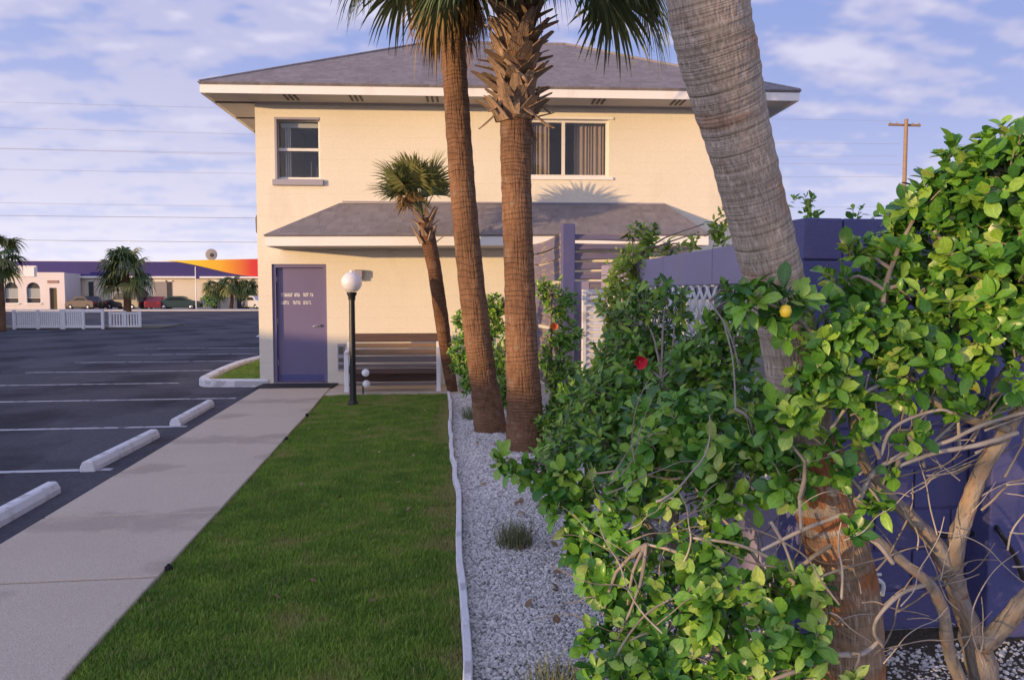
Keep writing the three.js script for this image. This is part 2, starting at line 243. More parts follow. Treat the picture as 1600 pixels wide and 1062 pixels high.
// ---------------------------------------------------------------- the motel building
const bld = thing('motel_building', 'two storey cream motel building with grey hip roof and porch roof over the ground floor', 'building', [-2.78, -0.03, -14.12], -4.1 * Math.PI / 180);
{
  const W = 8.75, D = 5.9, H = 4.99, rect = (x0, x1, y0, y1) => [[x0, y0], [x1, y0], [x1, y1], [x0, y1]];
  const w1 = [0.33, 1.12, 3.66, 4.74], w2 = [4.62, 6.26, 3.74, 4.76], dr = [0.24, 1.2, 0.05, 2.17];
  mesh('wall', [extrude(rect(0, W, 0, H), 0.2, 0, [rect(...w1), rect(...w2), rect(...dr)]).translate(0, 0, -0.2)], M.wall, bld);
  mesh('side_wall', B(0, 0.2, 0, H, -D, -0.2), M.wall, bld); mesh('side_wall', B(W - 0.2, W, 0, H, -D, -0.2), M.wall, bld);
  mesh('back_wall', B(0.2, W - 0.2, 0, H, -D, -D + 0.2), M.wall, bld);
  mesh('floor', [B(0.2, W - 0.2, 0.0, 0.05, -D + 0.2, -0.2), B(0.2, W - 0.2, 2.5, 2.7, -D + 0.2, -0.2)], M.carpet, bld);
  mesh('partition', B(2.6, 2.7, 2.7, H - 0.01, -D + 0.2, -0.2), M.plaster, bld);
  mesh('inner_wall', B(0.2, W - 0.2, 2.7, H - 0.01, -3.2, -3.1), M.plaster, bld);
  // upper roof
  const o = 0.7, ye = 5.14, roof = mesh('roof', uvm(new ConvexGeometry([[-o, 5.10, o], [W + o, 5.10, o], [-o, 5.10, -D - o], [W + o, 5.10, -D - o], [-o - .03, ye, o + .03], [W + o + .03, ye, o + .03], [-o - .03, ye, -D - o - .03], [W + o + .03, ye, -D - o - .03], [2.95, 6.9, -2.6], [5.8, 6.9, -2.6]].map((p) => V(...p)))), M.shingle, bld);
  mesh('fascia', [B(-o, W + o, 4.965, 5.10, o - 0.03, o), B(-o, -o + 0.03, 4.965, 5.10, -D - o, o - 0.03), B(W + o - 0.03, W + o, 4.965, 5.10, -D - o, o - 0.03), B(-o + .03, W + o - .03, 4.965, 5.10, -D - o, -D - o + .03)], M.trim, roof);
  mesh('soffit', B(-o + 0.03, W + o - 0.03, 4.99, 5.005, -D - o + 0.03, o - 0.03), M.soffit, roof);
  const caps = []; for (const [a, b] of [[[-o, ye, o], [2.95, 6.9, -2.6]], [[W + o, ye, o], [5.8, 6.9, -2.6]], [[2.95, 6.9, -2.6], [5.8, 6.9, -2.6]]]) caps.push(tube([V(...a).add(V(0, .004, 0)), V(...b).add(V(0, .004, 0))], [0.035, 0.035], 6, 10));
  mesh('ridge_cap', caps, M.shingle, roof);
  for (const x of [0.62, 1.72, 3.02, 4.6, 5.9, 7.3, 8.3]) mesh('soffit_vent', [B(x, x + 0.035, 4.974, 4.992, 0.22, 0.56), B(x + 0.085, x + 0.12, 4.974, 4.992, 0.22, 0.56), B(x + 0.17, x + 0.205, 4.974, 4.992, 0.22, 0.56)], M.darkvent, roof);
  for (const z of [0.0, -1.2, -2.4, -3.6]) mesh('soffit_batten', B(-o + 0.03, -0.001, 4.972, 4.989, z - 0.025, z + 0.025), M.darkvent, roof);
  mesh('soffit_batten', B(0, W, 4.95, 4.989, 0.002, 0.03), M.soffit, roof);
  // porch roof
  const pe = 2.60, pr = mesh('porch_roof', uvm(new ConvexGeometry([[0.40, pe, 1.12], [7.79, pe + .04, 1.12], [0.40, pe, 0.003], [7.79, pe + .04, 0.003], [0.42, pe - .03, 1.09], [7.77, pe + .01, 1.09], [0.42, pe - .03, 0.003], [7.77, pe + .01, 0.003], [1.45, 3.25, 0.003], [7.31, 3.27, 0.003]].map((p) => V(...p)))), M.shingle, bld);
  const tilt = (g) => { const p = g.attributes.position; for (let i = 0; i < p.count; i++) p.setY(i, p.getY(i) + (p.getX(i) - 0.42) / 7.35 * 0.04); return g; };
  mesh('fascia', [tilt(B(0.42, 7.77, 2.42, 2.57, 1.065, 1.095)), tilt(B(0.42, 0.45, 2.42, 2.57, 0.003, 1.065)), tilt(B(7.74, 7.77, 2.42, 2.57, 0.003, 1.065))], M.trim, pr);
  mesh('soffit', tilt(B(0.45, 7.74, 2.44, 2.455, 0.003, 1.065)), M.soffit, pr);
  mesh('flashing', B(1.5, 7.28, 3.262, 3.285, 0.002, 0.02), M.frameGrey, pr);
  // left window, double hung
  const wl = mesh('window', [B(0.33, 0.375, 3.66, 4.74, -0.16, -0.1), B(1.075, 1.12, 3.66, 4.74, -0.16, -0.1), B(0.375, 1.075, 4.69, 4.74, -0.16, -0.1), B(0.375, 1.075, 3.66, 3.71, -0.16, -0.1), B(0.375, 1.075, 4.17, 4.22, -0.15, -0.095)], M.frame, bld);
  mesh('pane', B(0.375, 1.075, 4.22, 4.69, -0.132, -0.126), M.glass, wl); mesh('pane', B(0.375, 1.075, 3.71, 4.17, -0.122, -0.116), M.glass, wl);
  mesh('sill', RB(0.29, 1.18, 3.55, 3.655, -0.12, 0.06, 0.01), M.frameGrey, wl);
  mesh('recess_strip', [B(0.333, 0.372, 3.662, 4.735, -0.098, 0.012), B(0.333, 1.117, 4.700, 4.737, -0.094, 0.01)], M.frameGrey, wl);  // darker grey strips along the left and top of the opening only
  mesh('blind', [B(0.4, 1.06, 4.60, 4.69, -0.24, -0.21), ...[0, 1, 2].map((k) => B(0.46 + k * 0.035, 0.485 + k * 0.035, 3.70, 4.6, -0.26 - k * 0.01, -0.25 - k * 0.01)), ...[0, 1].map((k) => B(0.86 + k * 0.1, 0.875 + k * 0.1, 3.7, 4.05 - k * 0.1, -0.5, -0.48))], M.blind, wl);
  // right window, slider with curtains
  const wr = mesh('window', [B(4.62, 4.66, 3.74, 4.76, -0.14, -0.06), B(6.22, 6.26, 3.74, 4.76, -0.14, -0.06), B(4.66, 6.22, 4.715, 4.76, -0.14, -0.06), B(4.66, 6.22, 3.74, 3.785, -0.14, -0.06), B(5.42, 5.475, 3.785, 4.715, -0.13, -0.05)], M.frame, bld);
  mesh('pane', B(4.66, 5.42, 3.785, 4.715, -0.105, -0.1), M.glass, wr); mesh('pane', B(5.475, 6.22, 3.785, 4.715, -0.095, -0.09), M.glass, wr);
  mesh('head_trim', B(4.54, 6.34, 4.762, 4.80, 0.001, 0.022), M.trim, wr); mesh('sill', B(4.54, 6.34, 3.69, 3.738, 0.001, 0.03), M.trim, wr);
  for (const [x0, x1] of [[4.66, 5.22], [5.66, 6.22]]) {
    const P = [], I = [], n = 60; for (let i = 0; i <= n; i++) { const x = lerp(x0, x1, i / n), z = -0.24 + 0.014 * Math.sin(i * 0.9 + Math.sin(i * 0.21) * 2); P.push(x, 3.76, z, x, 4.74, z); } for (let i = 0; i < n; i++) { const a = i * 2; I.push(a, a + 2, a + 1, a + 1, a + 2, a + 3); }
    const g = new THREE.BufferGeometry(); g.setAttribute('position', new THREE.Float32BufferAttribute(P, 3)); g.setIndex(I); g.computeVertexNormals(); const c = mesh('curtain', uvm(g), M.curtain, wr); c.material.side = THREE.DoubleSide;
  }
  // door
  const d = mesh('door', RB(0.30, 1.14, 0.07, 2.11, -0.15, -0.105, 0.004), M.doorPaint, bld);
  mesh('door_frame', [B(0.241, 0.30, 0.051, 2.169, -0.18, -0.03), B(1.14, 1.199, 0.051, 2.169, -0.18, -0.03), B(0.30, 1.14, 2.11, 2.169, -0.18, -0.03), B(0.3, 1.14, 0.051, 0.068, -0.18, -0.02)], M.doorPaint, d);
  mesh('kick_plate', B(0.33, 1.11, 0.09, 0.19, -0.104, -0.1), M.blue, d);
  mesh('handle', [tube([V(1.07, 1.07, -0.105), V(1.07, 1.07, -0.06)], [0.022, 0.022], 10, 2), tube([V(1.08, 1.07, -0.06), V(1.02, 1.075, -0.05), V(0.94, 1.06, -0.055)], [0.012, 0.011, 0.009], 8)], M.metal, d);
  const R = rng(8), strokes = [], line = (x0, x1, y, h) => { for (let x = x0; x < x1 - 0.012; x += 0.026) { const k = Math.floor(R() * 3); strokes.push(B(x, x + 0.006, y, y + h, -0.1045, -0.1025)); if (k !== 1) strokes.push(B(x + 0.0062, x + 0.018, y + h * (k ? 0.42 : 0.82), y + h * (k ? 0.6 : 1), -0.1045, -0.1025)); if (k) strokes.push(B(x + 0.0062, x + 0.018, y, y + h * 0.18, -0.1045, -0.1025)); if (R() < 0.6) strokes.push(B(x + 0.0182, x + 0.023, y, y + h, -0.1045, -0.1025)); } };
  for (const [a, b] of [[0.375, 0.575], [0.61, 0.725], [0.765, 0.865], [0.89, 0.945]]) line(a, b, 1.595, 0.06);
  for (const [a, b] of [[0.38, 0.5], [0.585, 0.72], [0.765, 0.83], [0.86, 0.905]]) line(a, b, 1.455, 0.06);
  mesh('lettering', strokes, M.trim, d);
  for (const y of [0.35, 1.1, 1.85]) mesh('hinge', tube([V(0.302, y, -0.1), V(0.302, y + 0.1, -0.1)], [0.009], 8, 2), M.metal, d);
  mesh('threshold', B(0.22, 1.22, 0.0, 0.05, -0.2, 0.05), M.concrete, d);
  // fittings
  const vb = mesh('wall_vent', B(1.385, 1.505, 0.27, 0.75, 0.001, 0.03), M.frameGrey, bld);
  for (const y of [0.3, 0.42, 0.56]) mesh('slot', B(1.402, 1.488, y, y + (y > 0.5 ? 0.14 : 0.075), 0.03, 0.034), M.darkvent, vb);
  const lm = mesh('wall_lamp', RB(1.70, 1.86, 1.93, 2.07, 0.001, 0.12, 0.02), M.frameGrey, bld); mesh('lens', RB(1.72, 1.84, 1.88, 1.93, 0.02, 0.11, 0.015), M.white, lm);
  mesh('side_lantern', [lathe([[0, 2.72], [0.02, 2.74], [0.028, 2.98], [0.015, 3.04], [0, 3.05]], 10).translate(-0.04, 0, -0.15), tube([V(0, 2.85, -0.15), V(-0.05, 2.9, -0.15)], [0.015, 0.015], 6, 2)], M.darkvent, bld);
}
{ const m = tag(mesh('door_mat', RB(-0.66, 0.66, 0, 0.016, -0.3, 0.3, 0.006), M.rubber), 'black rubber mat on the walkway in front of the purple door', 'mat'); m.position.set(-2.07, 0.004, -13.72); m.rotation.y = -0.07; }

// ---------------------------------------------------------------- unseen low motel wing to the left, and a tower added to block sun
{
  const w = thing('low_motel_wing', 'long low cream motel wing on the far side of the parking lot', 'building', [-26, -0.05, 0]);
  mesh('wall', [extrude([[-42, 0], [11.15, 0], [11.15, 2.62], [-42, 2.62]], 0.2).rotateY(-Math.PI / 2).translate(0, 0, 0), B(-8, -7.8, 0, 2.62, -42, 11.15), B(-7.8, -0.2, 0, 2.62, -42, -41.8), B(-7.8, -0.2, 0, 2.62, 10.95, 11.15)], M.wall, w);
  mesh('roof', B(-8.4, 0.4, 2.62, 2.80, -42.3, 11.08), M.shingle, w);
  for (let z = -40; z < 7; z += 4.5) { const d = mesh('door', B(0.001, 0.04, 0.03, 2.05, z, z + 0.9), M.doorPaint, w); mesh('handle', B(0.04, 0.09, 1.0, 1.03, z + 0.75, z + 0.85), M.metal, d); const n = mesh('window', B(0.001, 0.05, 0.9, 2.05, z + 1.5, z + 3.3), M.frame, w); mesh('pane', B(0.05, 0.056, 0.95, 2.0, z + 1.55, z + 3.25), M.dark, n); }
  const t = thing('added_shade_tower', 'narrow two storey cream tower added out of view to block the sun from the foreground', 'building', [-26, -0.05, 11.2]);  // added, never in view: blocks the sun, open foot lets a patch through
  mesh('wall', [B(-2.5, 0, 0, 6.3, 0, 0.87), B(-2.5, 0, 3.1, 6.3, 0.87, 2.08)], M.wall, t); mesh('post', B(-2.45, -2.3, 0, 3.1, 1.9, 2.05), M.wall, t);
  mesh('roof', B(-2.6, 0.4, 6.3, 6.55, -0.1, 2.15), M.shingle, t);
  for (let k = 0; k < 12; k++) mesh('step', B(-5.6 + k * 0.28, -5.3 + k * 0.28, k * 0.25, k * 0.25 + 0.05, 0.6, 1.5), M.concrete, t);
}

// ---------------------------------------------------------------- fences and walls on the right
{ // block wall facing the camera, painted blue
  const w = thing('block_wall', 'blue painted concrete block wall behind the leaning grey palm', 'wall', [1.79, -0.03, -3.6]);
  mesh('core', B(0.008, 2.4, 0, 1.955, 0.012, 0.188), M.blueB, w);
  const gA = RB(0.004, 0.396, 0.004, 0.196, 0, 0.2, 0.007), gB = RB(0.004, 0.196, 0.004, 0.196, 0, 0.2, 0.007), R = rng(14);
  for (let r = 0; r < 10; r++) for (let x = 0; x < 2.35; x += 0.4) {
    const half = r % 2 && x === 0, k = mesh('block', half ? gB : gA, R() < 0.5 ? M.blue : M.blueB, w); k.position.set(r % 2 && !half ? x - 0.2 : x, r * 0.2 - 0.01, (R() - 0.5) * 0.006);
  }
  const p = thing('pilaster', 'smooth dark blue wall pier at the right edge of the picture', 'pier', [2.66, -0.03, -3.39]);
  mesh('shaft', RB(0, 1.5, 0, 1.9, 0, 0.16, 0.012), M.blue, p); mesh('cap', RB(-0.03, 1.53, 1.9, 1.95, -0.03, 0.19, 0.01), M.blue, p);
  const hose = tag(mesh('black_hose', tube([[1600, 905], [1588, 872], [1562, 830], [1545, 815], [1522, 832], [1482, 838], [1440, 828]].map(([x, y], i) => at(x, y, i < 3 ? 3.2 : 3.34)), [0.011], 8, 40), M.black), 'thin black hose looped on the blue wall behind the bare trunk', 'hose');
  tag(mesh('wall_tap', [tube([at(1367, 905, 3.39), at(1367, 905, 3.3)], [0.012], 8, 2), tube([at(1366, 903, 3.3), at(1380, 912, 3.29), at(1379, 930, 3.29)], [0.012, 0.011, 0.011], 8), tube([at(1357, 899, 3.32), at(1377, 897, 3.32)], [0.008], 6, 2)], M.white), 'small white tap pipe low on the blue block wall', 'tap');
}
{ // lavender board fence running along the bed, white lattice under its top boards
  const f = thing('board_fence', 'lavender fence with wide top boards and white lattice behind the hibiscus', 'fence', [1.82, -0.03, 0]);
  const cuts = [-3.62, -4.55, -5.5, -6.45, -7.4];
  for (let i = 0; i + 1 < cuts.length; i++) {
    const z0 = cuts[i + 1], z1 = cuts[i];
    mesh('top_board', RB(-0.012, 0.018, 1.69, 1.913 - (i % 3) * 0.003, z0 + 0.005, z1 - 0.005, 0.005), M.lavender, f);
    mesh('bottom_board', RB(-0.01, 0.018, 0.05, 0.62, z0 + 0.005, z1 - 0.005, 0.005), M.lavender, f);
    mesh('post', RB(0.02, 0.11, 0, 1.88, z0 - 0.04, z0 + 0.05, 0.006), M.lavender, f);
  }
  for (let i = 0, z = -4.2; z > -6.9; z -= 0.13, i++) for (const s of [-1, 1]) { // diagonal laths, each its own
    const g = B(-0.004, 0.004, -0.76, 0.76, -0.014, 0.014), m = mesh('lath', g.rotateX(s * 0.72), M.white, f); m.position.set(s * 0.005 + 0.005, 1.155, z);
  }
  mesh('backing_rail', B(0.022, 0.05, 1.6, 1.68, -7.4, -3.7), M.lavender, f);
}
{ // slatted enclosure farther back: sun-worn left side, shaded front
  const f = thing('slatted_enclosure', 'tall enclosure of warped horizontal slats with a blue corner post behind the palms', 'fence', [1.82, -0.03, -9.3]);
  mesh('post', RB(-0.045, 0.11, 0, 2.49, -0.05, 0.07, 0.01), M.blue, f); mesh('post', RB(-0.04, 0.05, 0, 2.4, -2.45, -2.35, 0.008), M.lavenderWorn, f); mesh('post', RB(0.95, 1.05, 0, 2.32, -0.05, 0.05, 0.008), M.blue, f);
  const slat = (L, w, bow, k) => { const P = [], I = [], n = 10; for (let i = 0; i <= n; i++) { const t = i / n, y = bow * Math.sin(t * 3.1), tw = 0.02 * Math.sin(t * 4 + k); for (const [a, b] of [[-w / 2, 0.012], [w / 2, 0.012], [w / 2, -0.012], [-w / 2, -0.012]]) P.push(t * L, y + a, b + tw * a / w); } for (let i = 0; i < n; i++) for (let j = 0; j < 4; j++) { const a = i * 4 + j, b = i * 4 + (j + 1) % 4; I.push(a, a + 4, b, b, a + 4, b + 4); } I.push(0, 1, 2, 0, 2, 3, n * 4, n * 4 + 2, n * 4 + 1, n * 4, n * 4 + 3, n * 4 + 2); const g = new THREE.BufferGeometry(); g.setAttribute('position', new THREE.Float32BufferAttribute(P, 3)); g.setIndex(I); const q = g.toNonIndexed(); q.computeVertexNormals(); return uvm(q); };
  const R = rng(21);
  for (let i = 0; i < 13; i++) { const m = mesh('slat', slat(2.36, 0.142, -0.05 + 0.07 * R(), i), M.lavenderWorn, f); m.position.set(-0.03 + R() * 0.012, 0.5 + i * 0.152, -0.04); m.rotation.set(0, Math.PI / 2, 0); m.rotateZ(-0.02 + 0.035 * R()); }
  for (let i = 0; i < 5; i++) { const m = mesh('slat', slat(0.84, 0.085, 0.006 * R(), i), M.lavenderWorn, f); m.position.set(0.11, 1.86 + i * 0.118, 0.0); m.rotation.z = 0.01 * R(); m.rotation.x = -0.5; }
  mesh('board', RB(0.11, 0.30, 0.4, 1.79, -0.02, 0.012, 0.006), M.lavender, f); mesh('board', RB(0.305, 0.95, 1.5, 1.79, -0.022, 0.01, 0.006), M.lavenderWorn, f);
  const s = thing('white_shutter', 'white louvred shutter leaning in the hedge under the slatted enclosure', 'shutter', [1.98, 0.0, -9.05], 0.1);
  mesh('frame', [RB(0, 0.05, 0.55, 1.66, -0.02, 0.02, 0.006), RB(0.36, 0.41, 0.55, 1.66, -0.02, 0.02, 0.006), RB(0.05, 0.36, 1.6, 1.66, -0.02, 0.02, 0.006), RB(0.05, 0.36, 0.55, 0.62, -0.02, 0.02, 0.006), B(0.01, 0.04, 0, 0.55, -0.015, 0.015), B(0.37, 0.4, 0, 0.55, -0.015, 0.015)], M.whiteDirty, s);
  for (let y = 0.66; y < 1.58; y += 0.075) { const g = B(0.05, 0.36, -0.032, 0.032, -0.005, 0.005).rotateX(-0.6); mesh('louvre', g.translate(0, y, 0), M.whiteDirty, s); }
}

// ---------------------------------------------------------------- palms
const scar = (u, v) => { const w = 1.8 * tf(u, v, 3, 5, 241, 3) + 0.5 * tf(u, v, 12, 9, 243, 3), ph = (v * 26 + w * 1.0) % 1; return [ph, smooth(0.16, 0, Math.min(ph, 1 - ph)) * smooth(0.35, 0.62, tf(u, v, 8, 22, 245, 3))]; };   // leaf scars: thin broken rings
M.barkBrown = stdm({ roughness: 0.95, specularIntensity: 0.2, map: tex(1024, (u, v) => { const f = tf(u, v, 60, 9, 201, 4), [, line] = scar(u, v), p = 0.45 * tf(u, v, 3, 3, 205, 4) + 0.55 * tf(u, v, 18, 14, 207, 4), lich = smooth(0.62, 0.78, tf(u, v, 10, 10, 209, 4)); return sc3(mix3(mix3(mix3([0.10, 0.056, 0.034], [0.29, 0.16, 0.092], clamp(0.55 * f + 0.55 * p)), [0.055, 0.034, 0.025], line * 0.32), [0.30, 0.23, 0.17], lich * 0.45), 0.62 + 0.7 * p); }, 1.3),
  bumpMap: tex(1024, (u, v) => { const [ph, line] = scar(u, v); return 0.5 * tf(u, v, 60, 9, 201, 4) + 0.16 * (1 - line) + 0.14 * ph + 0.1 * vn(u, v, 200, 120, 247); }, 1.3, false), bumpScale: 0.035 });
M.barkDark = M.barkBrown.clone(); M.barkDark.color.setRGB(0.75, 0.7, 0.7);
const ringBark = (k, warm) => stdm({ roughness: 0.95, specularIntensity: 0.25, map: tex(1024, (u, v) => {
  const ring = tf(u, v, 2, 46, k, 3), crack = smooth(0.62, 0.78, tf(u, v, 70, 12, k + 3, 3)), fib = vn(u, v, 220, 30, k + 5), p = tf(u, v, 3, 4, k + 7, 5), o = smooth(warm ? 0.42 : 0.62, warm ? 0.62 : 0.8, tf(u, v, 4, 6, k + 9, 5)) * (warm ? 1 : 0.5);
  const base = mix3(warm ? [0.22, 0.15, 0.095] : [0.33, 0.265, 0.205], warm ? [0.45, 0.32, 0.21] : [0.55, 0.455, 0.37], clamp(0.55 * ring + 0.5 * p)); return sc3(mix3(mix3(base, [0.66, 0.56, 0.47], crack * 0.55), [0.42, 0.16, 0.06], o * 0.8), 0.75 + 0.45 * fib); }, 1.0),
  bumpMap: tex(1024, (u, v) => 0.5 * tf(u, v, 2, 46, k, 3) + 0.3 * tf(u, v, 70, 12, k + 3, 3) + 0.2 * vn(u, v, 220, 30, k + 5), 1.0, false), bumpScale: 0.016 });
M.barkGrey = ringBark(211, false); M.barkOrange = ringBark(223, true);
const leafM = (c, r = 0.5, t = 0.25) => stdm({ c, roughness: r, transmission: t, thickness: 0, side: THREE.DoubleSide, specularIntensity: 0.7 });
M.frond = [[0.08, 0.125, 0.04], [0.115, 0.16, 0.045], [0.18, 0.19, 0.06]].map((c) => leafM(c, 0.6, 0.15));
M.frondYoung = [[0.10, 0.13, 0.04], [0.16, 0.17, 0.055], [0.24, 0.20, 0.075]].map((c) => leafM(c, 0.7, 0.15));
M.frondDry = [[0.26, 0.16, 0.06], [0.30, 0.20, 0.085], [0.20, 0.12, 0.055]].map((c) => leafM(c, 0.85, 0.1));
M.boot = stdm({ roughness: 0.95, map: tex(512, (u, v) => mix3([0.11, 0.065, 0.042], [0.44, 0.30, 0.19], clamp(tf(u, v, 30, 4, 231, 4) * 1.5 - 0.2)), 0.5), bumpMap: tex(512, (u, v) => tf(u, v, 60, 6, 233, 3), 0.5, false), bumpScale: 0.006 });
function frond(parent, o, az, el, Lp, R, seed, mats, droop = 0.45, nseg = 34, fan = 2.2, sag = 0.1) {   // costapalmate leaf: stalk and folded segments that hang at the tips
  const r = rng(seed), h = V(Math.cos(az) * Math.cos(el), Math.sin(el), Math.sin(az) * Math.cos(el)), pet = [];
  let p = o.clone(), d = h.clone(); for (let i = 0; i <= 5; i++) { pet.push(p.clone()); p = p.clone().addScaledVector(d, Lp / 5); d.y -= sag * Lp; d.normalize(); }
  const end = pet[5], side = V().crossVectors(d, V(0, 1, 0)).normalize(), n = V().crossVectors(side, d).normalize(); const roll = (r() - 0.5) * 0.8; side.applyAxisAngle(d, roll); n.applyAxisAngle(d, roll);
  const P = [], I = [];
  for (let k = 0; k < nseg; k++) {
    const a = lerp(-fan, fan, (k + 0.5) / nseg) + (r() - 0.5) * 0.04, dir = d.clone().multiplyScalar(Math.cos(a)).addScaledVector(side, Math.sin(a)), L = R * (0.62 + 0.38 * Math.cos(a * 0.55)) * (0.85 + 0.25 * r()), w0 = R * fan * 2 / nseg * 0.30, bend = V((r() - 0.5) * 0.14, 0, (r() - 0.5) * 0.14), cross = V().crossVectors(n, dir), fold = (k % 2 ? 1 : -1) * 0.3, dr = droop * (0.6 + 0.8 * r()), b0 = P.length / 3, rows = 5;
    for (let q = 0; q <= rows; q++) {
      const t = q / rows, w = w0 * (t < 0.45 ? lerp(0.12, 1, t / 0.45) : Math.pow(1 - (t - 0.45) / 0.55, 0.8)) + 0.0012, c = end.clone().addScaledVector(dir, L * t * (1 - 0.25 * dr * t * t)).addScaledVector(n, 0.10 * R * Math.sin(t * 2) * (1 - Math.abs(a) / 3)).addScaledVector(bend, t * t * R);
      c.y -= L * dr * t * t * t;
      const m = c.clone().addScaledVector(n, w * fold); P.push(c.x - cross.x * w, c.y - cross.y * w, c.z - cross.z * w, m.x, m.y, m.z, c.x + cross.x * w, c.y + cross.y * w, c.z + cross.z * w);
    }
    for (let q = 0; q < rows; q++) { const a0 = b0 + q * 3; I.push(a0, a0 + 1, a0 + 3, a0 + 3, a0 + 1, a0 + 4, a0 + 1, a0 + 2, a0 + 4, a0 + 4, a0 + 2, a0 + 5); }
  }
  const g = new THREE.BufferGeometry(); g.setAttribute('position', new THREE.Float32BufferAttribute(P, 3)); g.setIndex(I); g.computeVertexNormals();
  const m = mesh('frond', g, mats[Math.floor(r() * mats.length)], parent); mesh('petiole', tube(pet, [0.016 * Math.sqrt(R), 0.009 * Math.sqrt(R)], 5, 5), mats === M.frondDry ? M.boot : M.frond[1], m); return m;
}
function boot(parent, c, az, r, L, w, lift, seed) {                   // the stub of an old leaf: a wedge that splits at its foot
  const R = rng(seed), out = V(Math.cos(az), 0, Math.sin(az)), s = V(-out.z, 0, out.x), P = [], I = [], n = 5, sk = (R() - 0.5) * 0.5;
  for (let i = 0; i <= n; i++) { const t = i / n, ww = w * lerp(1, 0.32, t), th = 0.013 * lerp(1, 0.7, t), q = c.clone().addScaledVector(out, r + L * Math.sin(lift) * (t + 0.25 * t * t) * 0.9).addScaledVector(V(0, 1, 0), L * Math.cos(lift) * t).addScaledVector(s, sk * L * t); const cup = 0.25 * ww; for (const [a, b] of [[-1, 1], [1, 1], [1, -1], [-1, -1]]) P.push(...q.clone().addScaledVector(s, a * ww).addScaledVector(out, b * th - cup * 0.5).toArray()); }
  for (let i = 0; i < n; i++) for (let j = 0; j < 4; j++) { const a = i * 4 + j, b = i * 4 + (j + 1) % 4; I.push(a, b, a + 4, b, b + 4, a + 4); } I.push(0, 2, 1, 0, 3, 2, n * 4, n * 4 + 1, n * 4 + 2, n * 4, n * 4 + 2, n * 4 + 3);
  const g = new THREE.BufferGeometry(); g.setAttribute('position', new THREE.Float32BufferAttribute(P, 3)); g.setIndex(I); const q = g.toNonIndexed(); q.computeVertexNormals(); return mesh('leaf_base', uvm(q), M.boot, parent);
}
function palm(name, label, pts, radii, opt) {
  const o = thing(name, label, 'palm tree', [0, 0, 0], 0, opt.group), base = pts[0].clone(); o.position.copy(base); const q = pts.map((p) => p.clone().sub(base)), s = opt.seed;
  const tr = mesh('trunk', tube(q, radii, opt.seg ?? 28, opt.rows ?? 90, (a, l) => 1 + (opt.rough ?? 0.03) * (fbm3(Math.cos(a) * 1.5 + s, l * 7, Math.sin(a) * 1.5, 3) * 1.6 + Math.sin(l * (opt.rings ?? 42) + 2 * fbm3(Math.cos(a), l * 2, Math.sin(a) + s, 2)) * (opt.ringAmp ?? 0.25))), opt.bark, o);
  return { o, top: q[q.length - 1], tr };
}
const G = [];
{ // left tall palm
  const { o, top } = palm('sabal_palm', 'tall brown trunked palm, left of the two thick palms before the motel', [V(0.88, -0.04, -9.04), V(0.80, 0.5, -9.02), V(0.71, 1.15, -9), V(0.58, 2.42, -9), V(0.50, 3.52, -9), V(0.45, 4.38, -9), V(0.42, 5.1, -9), V(0.39, 6.25, -9)], [0.205, 0.165, 0.158, 0.15, 0.145, 0.14, 0.14, 0.145], { seed: 5, bark: M.barkBrown, rough: 0.05, rings: 34, ringAmp: 0.3, rows: 200, group: 'thick sabal palms in the gravel bed' });
  const R = rng(71);
  for (let i = 0; i < 22; i++) { const az = i * 2.4 + R() * 0.3, lo = i < 8; frond(o, top.clone().add(V(0, -0.35 + i * 0.03, 0)), az, lo ? -0.15 + 0.3 * R() : 0.1 + i * 0.06, 0.6 + 0.3 * R(), 0.78 + 0.15 * R(), 300 + i, M.frond, lo ? 0.75 : 0.5); }
  for (const [az, el, L] of [[3.3, 0.2, 0.75], [2.6, 0.1, 0.7], [4.0, 0.2, 0.8], [1.7, 0.0, 0.6], [0.6, 0.1, 0.6], [2.9, 0.3, 0.95], [2.2, 0.1, 0.7], [1.1, 0.0, 0.6]]) frond(o, top.clone().add(V(0, -0.75, 0)), az, el, L, 0.7, 320 + Math.round(az * 10), M.frond, 0.3, 30, 1.7, 0.28);
  for (let i = 0; i < 17; i++) frond(o, top.clone().add(V(0, -0.75 - 0.55 * R(), 0)), i * 2.1 + R() * 0.5, -0.8 + 0.35 * R(), 0.22, 0.36 + 0.18 * R(), 340 + i, M.frondDry, 0.9, 26, 1.5);
  for (let i = 0; i < 14; i++) boot(o, top.clone().add(V(0, -0.75 + i * 0.05, 0)), i * 2.4, 0.13, 0.2, 0.06, 0.35, 360 + i);
}
